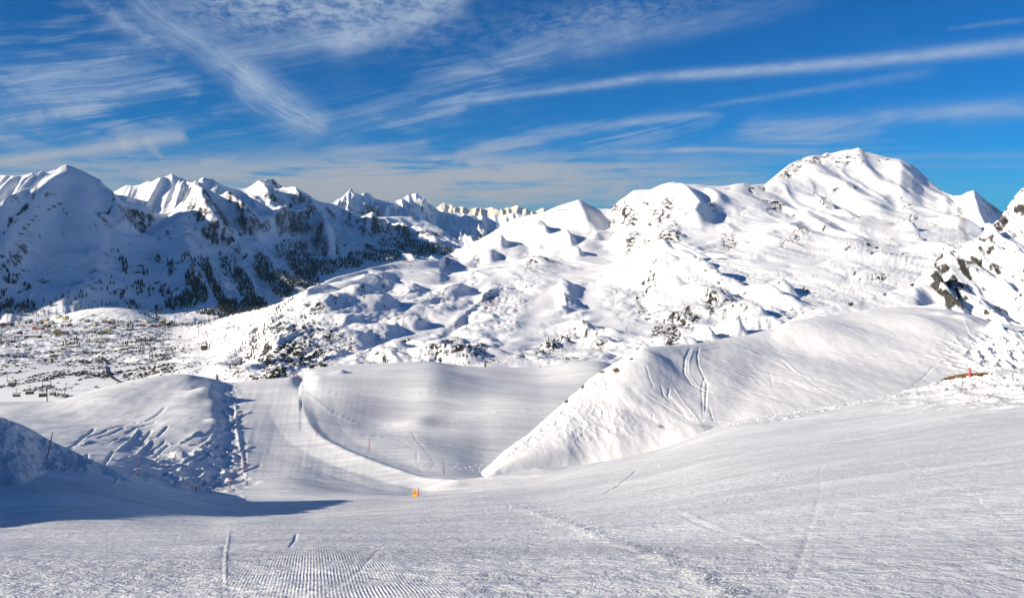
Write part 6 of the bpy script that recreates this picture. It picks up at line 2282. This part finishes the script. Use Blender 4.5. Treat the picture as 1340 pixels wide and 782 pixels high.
def chair_proto():
    t = empty('lift_chair')
    w = 3.1
    h = MB()
    h.tube((0, 0, 0), (0, 0.12, -1.9), 0.07, n=6)
    h.box(-.2, .2, -.25, .25, -.1, .14)
    h.build('hanger', M_dsteel, t)
    f = MB()
    f.tube((-w / 2, 0.1, -1.9), (w / 2, 0.1, -1.9), 0.06, n=6)
    for s in (-1, 1):
        f.path([(s * w / 2, 0.1, -1.9), (s * w / 2, 0.05, -2.6), (s * w / 2, -.1, -3.35), (s * w / 2, -.75, -3.4)], 0.05)
    f.build('frame', M_dsteel, t)
    s_ = MB()
    s_.box(-w / 2, w / 2, -.65, 0.0, -3.45, -3.25)
    s_.build('seat', M_seat, t)
    b = MB()
    b.poly([(-w / 2, 0.0, -3.3), (w / 2, 0.0, -3.3), (w / 2, .18, -2.45), (-w / 2, .18, -2.45), (-w / 2, .12, -3.3), (w / 2, .12, -3.3), (w / 2, .3, -2.45), (-w / 2, .3, -2.45)],
           [(0, 1, 2, 3), (5, 4, 7, 6), (0, 4, 5, 1), (1, 5, 6, 2), (2, 6, 7, 3), (3, 7, 4, 0)])
    b.build('backrest', M_seat, t)
    c = MB()
    prof = [(0.30, -2.45), (0.15, -1.95), (-.25, -1.72), (-.7, -1.85), (-.95, -2.2)]
    n = len(prof)
    vs = [(-w / 2, y, z) for y, z in prof] + [(w / 2, y, z) for y, z in prof]
    vs += [(-w / 2, y * .93, z - .05) for y, z in prof] + [(w / 2, y * .93, z - .05) for y, z in prof]
    fs = [(i, i + 1, n + i + 1, n + i) for i in range(n - 1)] + [(3 * n + i, 3 * n + i + 1, 2 * n + i + 1, 2 * n + i) for i in range(n - 1)]
    fs += [(i, 2 * n + i, 2 * n + i + 1, i + 1) for i in range(n - 1)] + [(n + i, n + i + 1, 3 * n + i + 1, 3 * n + i) for i in range(n - 1)]
    c.poly(vs, fs)
    c.build('hood', M_shell, t)
    r = MB()
    r.path([(-w / 2, -.2, -2.7), (-w / 2, -.75, -2.75), (w / 2, -.75, -2.75), (w / 2, -.2, -2.7)], 0.035)
    for x in (-1.1, -.4, .4, 1.1):
        r.path([(x, -.75, -2.75), (x, -.8, -3.6), (x + .2, -.8, -3.75)], 0.03, 5)
    r.build('safety_bar', M_steel, t)
    return t


CH = [
    # top-of-hanger px, py, distance, turn, label
    (16.3, 493.0, 330, 0.1, 'leftmost chairlift chair with a black backrest, highest in the air'),
    (21.5, 508.5, 350, 3.2, 'pale hooded chair hanging low at the left, below the leftmost one'),
    (39.0, 504.5, 330, 0.2, 'black chair with a pale hood hanging left of the nearest tower'),
    (56.3, 508.0, 340, 0.3, 'chair with a red spot hanging against the left side of the nearest tower'),
    (69.0, 507.5, 395, 0.0, 'small black chair just right of the nearest tower'),
    (68.2, 515.0, 430, 3.3, 'small pale chair below the black one right of the nearest tower'),
    (85.0, 510.5, 400, 0.2, 'dark chair beside the second tower on its right'),
    (90.0, 519.5, 405, 0.4, 'dark chair half hidden by the snow hump at the foot of the second tower'),
    (77.5, 522.5, 440, 3.0, 'grey chair half hidden by the snow hump left of the second tower foot'),
]
proto = None
chairs = []
for px, py, d, rz, lab in CH:
    p = at(px, py, d)
    if proto is None:
        proto = chair_proto()
        o = proto
        o.location = p
        o.rotation_euler = (0, 0, rz)
    else:
        o = copy_thing(proto, p, rz)
    o.scale = (1.0, 1.0, 1.0)
    tag(o, lab, 'lift chair', 'chairs hanging on the chairlift')
    chairs.append(p)


def rope(pts, label):
    m = MB()
    out = []
    for a, b in zip(pts[:-1], pts[1:]):
        for k in range(8):
            t = k / 8
            q = a.lerp(b, t)
            q.z -= 0.6 * 4 * t * (1 - t)
            out.append(q)
    out.append(pts[-1])
    m.path(out, 0.045, 5)
    o = m.build('haul_rope', M_dsteel)
    tag(o, label, 'cable', 'haul ropes of the chairlift')


rope([at(-60, 478, 300), chairs[0], chairs[2], chairs[3] , at(58.2, 504.8, 350), chairs[4], at(78, 515.3, 400), chairs[7]], 'left steel haul rope that the black chairs hang on')
rope([at(-60, 494, 330), chairs[1], at(64.2, 504.8, 350), chairs[5], chairs[8]], 'right steel haul rope that the pale chairs hang on')


def far_tower(S, px, py, hpx, label, armpx=3.2):
    p = place(S, px, py)
    s = scale_at(p, 1.0)
    t = empty('far_lift_tower', p)
    H = hpx * s
    m = MB()
    m.tube((0, 0, -1.5), (0, 0, H), 0.30 * s, 0.24 * s, n=8)
    m.build('mast', M_dsteel, t, True)
    a = MB()
    a.box(-armpx * s / 2, armpx * s / 2, -.25 * s, .25 * s, H - .35 * s, H + .2 * s)
    a.build('crossarm', M_dsteel, t)
    for q in (-1, 1):
        g = MB()
        g.box(q * armpx * s / 2 - .15 * s, q * armpx * s / 2 + .15 * s, -1.5 * s, 1.5 * s, H - .7 * s, H - .3 * s)
        g.build('sheave_beam', M_dsteel, t)
    tag(t, label, 'lift tower', 'lift towers on the slopes')


for a in [
    (9.4, 498.5, 10, 'thin lift tower above the leftmost chair'), (86.5, 511.5, 10, 'thin dark lift tower above the second chairlift tower'), (94, 512, 6, 'short post right of the chairs'),
    (531, 468.5, 13, 'dark lift tower on the left end of the rocky knoll'), (610.5, 432, 8.5, 'lift tower above the rocky knoll, right of the groomed run'), (651.5, 409, 6, 'small lift tower on the lumpy slope left of centre'),
    (676.5, 388.5, 8, 'lift tower below the knoll with dark rocks'), (735.5, 464.5, 12, 'lift tower in front of the small central knoll'), (789.5, 437, 9, 'lift tower on the hump right of the central knoll'), (820, 435, 7, 'lift tower farther right behind the snow hill crest'),
    (901, 371, 7.5, 'lift tower on the round rocky hill'), (871, 390, 5.5, 'small lift tower on the left flank of the round rocky hill'), (663, 393, 4, 'tiny lift tower left of the one below the dark-rock knoll'),
    (306, 428, 12, 'tall lift tower on the bright slope near the village'), (330, 418, 8, 'lift tower at the edge of the dark valley'), (260, 438, 10, 'lift tower left of the mast among the snow fields'),
    (662, 335, 4, 'tiny lift tower in the hollow under the left summit'), (171, 391 + 48, 7, 'thin tower between the road and the olive pines'),
]:
    px, py, h, lab = a
    far_tower(SD, px, py, h, lab, max(2.0, h * 0.28))

# ------------------------------------------------------------------ snow fences (avalanche barriers)
def snow_fence(S, px, py, wpx, hpx, label, tilt=0.0, post=5):
    p = place(S, px, py)
    s = scale_at(p, 1.0)
    t = empty('snow_fence', p, tilt)
    W, Hh = wpx * s, hpx * s
    n = max(3, int(W / (2.2 * s)))
    for k in range(n + 1):
        g = MB()
        x = -W / 2 + W * k / n
        g.tube((x, 0.5 * Hh, -Hh * .5), (x, 0, Hh), 0.09 * Hh, n=5)
        g.build('post', M_fence, t)
    for k in range(4):
        g = MB()
        z = Hh * (0.1 + 0.27 * k)
        g.box(-W / 2, W / 2, -0.06 * Hh, 0.06 * Hh, z - 0.095 * Hh, z + 0.095 * Hh)
        g.build('rail', M_fence, t)
    tag(t, label, 'snow fence', 'avalanche snow fences')


for i, (px, py, w) in enumerate([(76.5, 267.5, 9), (69, 271, 9), (63, 275, 7), (45, 284, 7), (40.5, 288.8, 7), (36, 294.8, 6), (31, 300, 7), (25.5, 307, 9)]):
    snow_fence(SG, px, py, w, 2.0, 'dark snow fence on the first shaded peak, %s from the top of its line' % ORD[i])
for px, py, w, h, lab in [
    (751, 271, 14, 0.7, 'upper long thin snow fence under the pointed snow top'), (741, 275, 27, 0.7, 'lower long thin snow fence under the pointed snow top'),
    (982, 309.8, 10, 0.9, 'upper snow fence right of the dark crag on the sunny slope'), (980, 317.5, 8, 0.9, 'lower snow fence right of the dark crag on the sunny slope'),
    (947, 331, 20, 1.0, 'longest snow fence below the dark crag'), (945, 339, 13, 1.2, 'lowest snow fence below the dark crag'), (945, 321, 7, 0.9, 'short snow fence directly left of the dark crag'), (935, 323.5, 5, 0.8, 'shortest snow fence far left of the dark crag'),
    (965, 338, 6, 0.8, 'small snow fence right of the lowest one'), (863, 399, 6, 0.8, 'small snow fence on the flank above the rock band'), (857, 410, 7, 0.8, 'small snow fence left of the rock band'),
]:
    snow_fence(SD, px, py, w, h, lab)

# red safety netting on the ridge
def netting():
    t = empty('safety_net', place(SD, 863, 313))
    o0 = t.location.copy()
    pts = [place(SD, a, b) for a, b in [(858, 314.2), (862, 312.8), (866, 311.2), (870, 309.6)]]
    s = scale_at(pts[0], 1.0)
    m = MB()
    for a, b in zip(pts[:-1], pts[1:]):
        a, b = a - o0, b - o0
        for zz in (0.35, 0.6, 0.85, 1.1):
            m.tube(a + Vector((0, 0, zz * s)), b + Vector((0, 0, zz * s)), 0.11 * s, n=4)
    m.build('net', simple('red net', (0.75, 0.16, 0.10), 0.7), t)
    for a in pts:
        g = MB()
        g.tube(a - o0 - Vector((0, 0, s * .5)), a - o0 + Vector((0, 0, 1.2 * s)), 0.10 * s, n=5)
        g.build('post', M_redp, t)
    tag(t, 'red safety netting on the ridge beside the rocky head', 'safety net')


netting()

# two yellow markers on the round hill
for i, (px, py, hh, lab) in enumerate([(931, 351, 3, 'yellow lift hut standing on the shaded back of the round hill'), (922, 354.5, 1.8, 'tiny yellow marker left of the yellow lift hut')]):
    p = place(SD, px, py)
    s = scale_at(p, 1.0)
    t = empty('yellow_hut' if i == 0 else 'yellow_marker', p)
    m = MB()
    m.box(-.8 * s, .8 * s, -.8 * s, .8 * s, -1 * s, hh * s)
    m.build('wall', WALLS['yellow'], t)
    m = MB()
    m.box(-1.0 * s, 1.0 * s, -1.0 * s, 1.0 * s, hh * s, (hh + .35) * s)
    m.build('roof', M_roofsnow, t)
    tag(t, lab, 'hut' if i == 0 else 'marker')

# ------------------------------------------------------------------ village road
def road():
    pts = [(129, 466), (133, 468), (136.6, 470.6), (139, 473), (140.3, 477), (139.8, 481), (139.7, 485), (141, 489), (143.5, 492), (148, 495.5), (153.5, 498.5), (160, 501.5), (166, 504), (172, 506.5), (178, 509)]
    P = [place(SD, a, b) for a, b in pts]
    # refine
    Q = []
    for a, b in zip(P[:-1], P[1:]):
        for k in range(6):
            Q.append(a.lerp(b, k / 6))
    Q.append(P[-1])
    def ribbon(name, off0, off1, dz, mat, kind, label, hgt=None):
        vs, fs = [], []
        for i, q in enumerate(Q):
            d = (Q[min(i + 1, len(Q) - 1)] - Q[max(i - 1, 0)])
            d.z = 0
            d.normalize()
            nrm = Vector((d.y, -d.x, 0))
            s = q.y / F
            for o_ in (off0, off1):
                w = q + nrm * (o_ * s)
                vs.append((w.x, w.y, q.z + dz))
            if hgt:
                for o_ in (off1, off0):
                    w = q + nrm * (o_ * s)
                    vs.append((w.x, w.y, q.z + dz - hgt))
        n = 4 if hgt else 2
        for i in range(len(Q) - 1):
            a, b = i * n, (i + 1) * n
            if n == 2:
                fs.append((a, a + 1, b + 1, b))
            else:
                for k in range(4):
                    fs.append((a + k, a + (k + 1) % 4, b + (k + 1) % 4, b + k))
        me = bpy.data.meshes.new(name)
        me.from_pydata(vs, [], fs)
        me.materials.append(mat)
        o = bpy.data.objects.new(name, me)
        COL.objects.link(o)
        tag(o, label, None, None, kind)
    ribbon('road', -0.6, 0.6, 0.35, M_road, 'structure', 'brown cleared road bending through the snow below the village')
    ribbon('road_edge', -0.95, -0.62, 0.55, M_road_edge, 'structure', 'dark left edge of the cleared village road', 1.2)
    ribbon('road_edge', 0.62, 0.95, 0.55, M_road_edge, 'structure', 'dark right edge of the cleared village road', 1.2)


road()

# ------------------------------------------------------------------ marker poles, sign
def marker_pole(S, px0, py0, px1, py1, r, label, mat=None, band=True, cat='marker pole', grp='red and black piste marker poles'):
    """from the snow at (px0, py0) to the tip at (px1, py1)"""
    p = place(S, px0, py0)
    s = p.y / F
    top = Vector(((px1 - px0) * s, 0, (py0 - py1) * s))
    t = empty('marker_pole', p)
    m = MB()
    m.tube(-top * 0.12, top, r, r * 0.85, n=8)
    m.build('shaft', mat or M_redp, t, True)
    if band:
        for k in range(3):
            a = 0.18 + 0.27 * k
            g = MB()
            g.tube(top * a, top * (a + 0.06), r * 1.15, n=8)
            g.build('band', M_dsteel, t, True)
    g = MB()
    g.tube(top * 0.985, top * 1.01, r * 1.25, n=8)
    g.build('cap', M_dsteel, t, True)
    tag(t, label, cat, grp)


marker_pole(SB, 61.5, 600, 68.5, 566.5, 0.036, 'tall leaning red marker pole on the shaded snow bank')
marker_pole(S1, 181.5, 623, 183, 591, 0.033, 'upright red marker pole beyond the edge of the shaded bank')
marker_pole(S1, 256.5, 643.5, 257, 632, 0.045, 'short red marker pole low in the snow park, left of a longer one')
marker_pole(S1, 301, 640, 301.5, 622, 0.045, 'red marker pole beside the lower corner of the snow park')
marker_pole(S1, 320, 615.5, 320.5, 602, 0.05, 'thin marker pole low on the edge between park and piste')
marker_pole(S1, 318.5, 602.5, 318, 591, 0.05, 'thin marker pole farther up the edge between park and piste')
marker_pole(S1, 414, 570, 413.5, 556.5, 0.05, 'thin red marker pole on the rim at the top of the bowl')
marker_pole(S1, 483, 588, 483, 573, 0.05, 'red marker pole in the bowl behind its left rim')
marker_pole(S1, 581, 621, 579.5, 600, 0.05, 'red marker pole at the lowest edge of the bowl')
marker_pole(S1, 388.3, 494.5, 388.3, 490, 0.16, 'small bright red marker at the top right corner of the piste', M_pinkp, False)
marker_pole(S1, 335, 499.5, 335, 496.2, 0.16, 'small yellow marker on the crest of the piste', M_yellow, False)
marker_pole(S1, 547, 649.5, 548, 639.2, 0.038, 'short red pole directly right of the yellow sign', M_pinkp, True)
marker_pole(S1, 1269.3, 492.5, 1269, 481.5, 0.17, 'thick pinkish red pole standing behind the bare earth strip on the right', M_pinkp, False)
for i, (px, py) in enumerate([(306, 512), (309, 527), (310, 540), (311.5, 552), (313, 566), (316, 580)]):
    marker_pole(S1, px, py + 2.5, px, py - 2, 0.05, 'small dark post, %s from the top along the left edge of the piste' % ORD[i], M_dsteel, False, 'post', 'edge posts along the piste')


def sign():
    p = place(S1, 542.6, 650.5)
    s = p.y / F
    t = empty('warning_sign', p, math.radians(-6))
    for x in (-1.6, 1.4):
        g = MB()
        g.tube((x * s, 0.03, -1.5 * s), (x * s, 0.03, 4 * s), 0.35 * s, n=6)
        g.build('leg', M_dsteel, t)
    m = MB()
    w, h = 2.5 * s, 8.8 * s
    z0 = 0.9 * s
    dy = 0.25 * s
    lean = 0.12
    def pnl(x0, x1, z0_, z1_, y0, y1):
        vs = []
        for (x, z, y) in [(x0, z0_, y0), (x1, z0_, y0), (x1, z1_, y0), (x0, z1_, y0), (x0, z0_, y1), (x1, z0_, y1), (x1, z1_, y1), (x0, z1_, y1)]:
            vs.append((x + lean * (z - z0) * 0.5, y, z))
        return vs
    fcs = [(0, 1, 2, 3), (5, 4, 7, 6), (0, 4, 5, 1), (1, 5, 6, 2), (2, 6, 7, 3), (3, 7, 4, 0)]
    m.poly(pnl(-w, w, z0, z0 + h, -dy, dy), fcs)
    pb = m.build('panel', M_yellow, t)
    # dark printed figure: arch with a bar and a dot below
    g = MB()
    e = -dy - 0.004
    def bar(x0, x1, a, b):
        g.poly(pnl(x0 * s, x1 * s, z0 + a * s, z0 + b * s, e - 0.004, e), fcs)
    bar(-1.5, -.9, 3.2, 6.8)
    bar(.9, 1.5, 3.2, 6.8)
    bar(-1.5, 1.5, 6.8, 7.4)
    bar(-.9, .9, 4.6, 5.2)
    bar(-.35, .35, 1.1, 1.9)
    g.build('pictogram', M_pict, pb)
    tag(t, 'small upright yellow sign with a dark figure on the piste edge', 'sign')


sign()

# ------------------------------------------------------------------ skiers, far off
def skier(S, px, py, hpx, jacket, label, rz=0.0):
    p = place(S, px, py)
    hh = scale_at(p, hpx)
    k = max(hh, 1.7) / 1.78
    t = empty('person', p, rz)
    t.scale = (k, k, k)
    # continuous skinned body, knees bent
    vs = [(0, 0, .95), (0, .03, 1.15), (0, .06, 1.40), (0, .09, 1.52), (0, .11, 1.66),
          (-.11, .02, .90), (-.14, .14, .50), (-.14, -.02, .10), (-.14, .10, .05),
          (.11, .02, .90), (.14, .14, .50), (.14, -.02, .10), (.14, .10, .05),
          (-.20, .06, 1.40), (-.32, .10, 1.14), (-.28, .30, 1.02), (.20, .06, 1.40), (.32, .10, 1.14), (.28, .30, 1.02)]
    es = [(0, 1), (1, 2), (2, 3), (3, 4), (0, 5), (5, 6), (6, 7), (7, 8), (0, 9), (9, 10), (10, 11), (11, 12), (2, 13), (13, 14), (14, 15), (2, 16), (16, 17), (17, 18)]
    rad = [.15, .15, .16, .07, .11, .10, .075, .06, .05, .10, .075, .06, .05, .08, .06, .05, .08, .06, .05]
    me = bpy.data.meshes.new('body')
    me.from_pydata(vs, es, [])
    o = bpy.data.objects.new('body', me)
    COL.objects.link(o)
    o.parent = t
    sk = o.modifiers.new('skin', 'SKIN')
    for i, r in enumerate(rad):
        me.skin_vertices[0].data[i].radius = (r, r)
    me.skin_vertices[0].data[0].use_root = True
    sub = o.modifiers.new('sub', 'SUBSURF')
    sub.levels = sub.render_levels = 1
    me.materials.append(jacket)
    g = MB()
    g.tube((-.145, 0, .10), (-.145, .10, .52), .085, .10, n=8)
    g.tube((.145, 0, .10), (.145, .10, .52), .085, .10, n=8)
    g.tube((-.145, .10, .52), (-.09, .0, .98), .10, .13, n=8)
    g.tube((.145, .10, .52), (.09, .0, .98), .10, .13, n=8)
    g.build('trousers', M_trous, t, True)
    for s in (-1, 1):
        g = MB()
        g.box(s * .14 - .05, s * .14 + .05, -.75, .85, -.02, .03)
        g.build('ski', M_ski, t)
        g = MB()
        g.tube((s * .30, .30, 1.02), (s * .42, -.25, 0.0), 0.015, n=5)
        g.build('ski_pole', M_ski, t)
    g = MB()
    g.tube((0, .105, 1.62), (0, .115, 1.80), .125, .085, n=8)
    g.build('helmet', M_ski, t, True)
    tag(t, label, 'person')


skier(SD, 811, 418.5, 3.2, M_trous, 'left one of two people in dark clothes skiing below the fin of snow', 0.3)
skier(SD, 814.5, 419.5, 3.0, M_ski, 'person skiing in dark clothes right beside another on the open slope', 0.7)
skier(SD, 831, 425.5, 3.4, M_trous, 'person skiing alone in dark clothes above the knoll', 0.2)
skier(SD, 458, 454.5, 3.0, M_jack, 'person in an orange jacket skiing on the run left of the knoll', 1.1)
skier(SD, 467, 466, 3.0, M_jack, 'person in an orange jacket, lower one on the run left of the knoll', 0.5)
skier(SD, 492, 446, 2.2, M_trous, 'person in dark clothes on the curve of the groomed run', 0.9)
skier(SD, 640, 352, 1.8, M_trous, 'tiny dark person on the flat snow under the left summit', 0.4)


# ------------------------------------------------------------------ loose snow
def crumbs():
    m = MB()
    r2 = random.Random(3)
    vs = []
    for (a, b, c) in [(1, 0, 0), (-1, 0, 0), (0, 1, 0), (0, -1, 0), (0, 0, 1), (0, 0, -1)]:
        k = r2.uniform(.75, 1.2)
        vs.append((a * k + r2.uniform(-.2, .2), b * k + r2.uniform(-.2, .2), c * k * .8))
    m.poly(vs, [(0, 2, 4), (2, 1, 4), (1, 3, 4), (3, 0, 4), (2, 0, 5), (1, 2, 5), (3, 1, 5), (0, 3, 5)])
    me = bpy.data.meshes.new('crumb')
    me.from_pydata(m.v, [], m.f)
    me.materials.append(M_crumb)
    rs = np.random.RandomState(8)
    P, W = [], []

    def line(pts, n, spread, w0, w1, S=S1):
        a = np.array(pts, float)
        L = np.concatenate([[0], np.cumsum(np.hypot(np.diff(a[:, 0]), np.diff(a[:, 1])))])
        for i in range(n):
            t = rs.rand() * L[-1]
            x = np.interp(t, L, a[:, 0]) + rs.normal() * spread
            y = np.interp(t, L, a[:, 1]) + rs.normal() * spread * 0.45
            p = S.hit(x, y)
            wpx = w0 + (w1 - w0) * rs.rand() ** 3
            P.append(p)
            W.append(wpx * p[1] / F)
    line([(640, 655), (700, 668), (760, 690), (830, 716), (900, 745), (960, 780)], 900, 16, 0.4, 1.7)
    line([(660, 668), (740, 690), (800, 720), (860, 760)], 500, 24, 0.3, 1.4)
    line([(1000, 548), (940, 557), (896, 568), (864, 577)], 260, 3.5, 0.5, 1.8)
    line([(1000, 548), (1057, 536), (1128, 525), (1192, 511), (1250, 500), (1340, 492)], 700, 5, 0.5, 2.2)
    line([(1230, 500), (1290, 497), (1370, 495)], 700, 8, 0.6, 3.0)
    line([(820, 610), (930, 640), (1100, 650), (1340, 640)], 500, 40, 0.3, 1.3)
    line([(560, 700), (800, 760), (1340, 740)], 600, 40, 0.3, 1.5)
    line([(20, 700), (300, 720), (560, 700)], 400, 30, 0.3, 1.3)
    line([(205, 730), (160, 770), (260, 690)], 200, 16, 0.4, 1.6)
    line([(305, 505), (309, 556), (319, 620)], 140, 3, 0.4, 1.8)
    line([(240, 625), (300, 630), (280, 600)], 200, 16, 0.4, 1.8)
    line([(600, 612), (660, 612), (700, 600)], 160, 6, 0.4, 1.8)
    line([(1290, 448), (1340, 460), (1300, 475)], 700, 16, 0.6, 3.2, SC)
    line([(680, 590), (740, 560), (800, 540), (760, 580)], 500, 14, 0.4, 1.8, SC)
    line([(860, 555), (930, 545), (880, 540)], 160, 8, 0.4, 1.8, SC)
    P = np.array(P)
    W = np.array(W)
    P[:, 2] -= W * 0.1
    scatter_mesh('snow_lumps', me, P, W * 0.8, W, [M_crumb], 'loose lumps of snow strewn over the piste and the debris', 'snow')


crumbs()

# bare earth and stones showing on the right
def earth_strip():
    pts = [(1232, 498.3), (1240, 496.8), (1247, 495.2), (1256, 493.8), (1264, 492.6), (1272, 492.0), (1280, 491.0), (1290, 490.2), (1299, 489.8)]
    P = [place(S1, a, b) for a, b in pts]
    s = P[0].y / F
    rs = random.Random(4)
    m = MB()
    vs = []
    n = 0
    Q = []
    for a, b in zip(P[:-1], P[1:]):
        for k in range(4):
            Q.append(a.lerp(b, k / 4))
    Q.append(P[-1])
    for i, q in enumerate(Q):
        t = i / (len(Q) - 1)
        w = math.sin(math.pi * min(max(t, 0.04), 0.96)) ** 0.5
        vs += [(q.x, q.y - 1.3 * w, q.z - 0.25), (q.x, q.y - .4 * w, q.z + s * (0.7 + rs.uniform(0, .7)) * w), (q.x, q.y + .8, q.z + s * (0.9 + rs.uniform(0, .5)) * w), (q.x, q.y + 1.8, q.z - 0.4)]
    fs = []
    for i in range(len(Q) - 1):
        a, b = i * 4, i * 4 + 4
        for k in range(3):
            fs.append((a + k, b + k, b + k + 1, a + k + 1))
    m.poly(vs, fs)
    o = m.build('bare_earth', M_earth)
    tag(o, 'strip of bare brown earth showing through the snow on the right', None, None, 'structure')


earth_strip()


# ------------------------------------------------------------------ thin haze, added and tinted blue to lift the shaded slopes
def haze():
    m = bpy.data.materials.new('haze')
    m.use_nodes = True
    t = m.node_tree
    t.nodes.clear()
    v = t.nodes.new('ShaderNodeVolumePrincipled')
    v.inputs['Color'].default_value = (0.30, 0.62, 1.0, 1.0)
    v.inputs['Density'].default_value = 9.0e-6
    v.inputs['Anisotropy'].default_value = 0.0
    o_ = t.nodes.new('ShaderNodeOutputMaterial')
    t.links.new(v.outputs[0], o_.inputs['Volume'])
    b = MB()
    b.box(-34000, 34000, -34000, 34000, -1070, 1400)
    o = b.build('haze', m)
    tag(o, None, None, None, 'stuff')


haze()
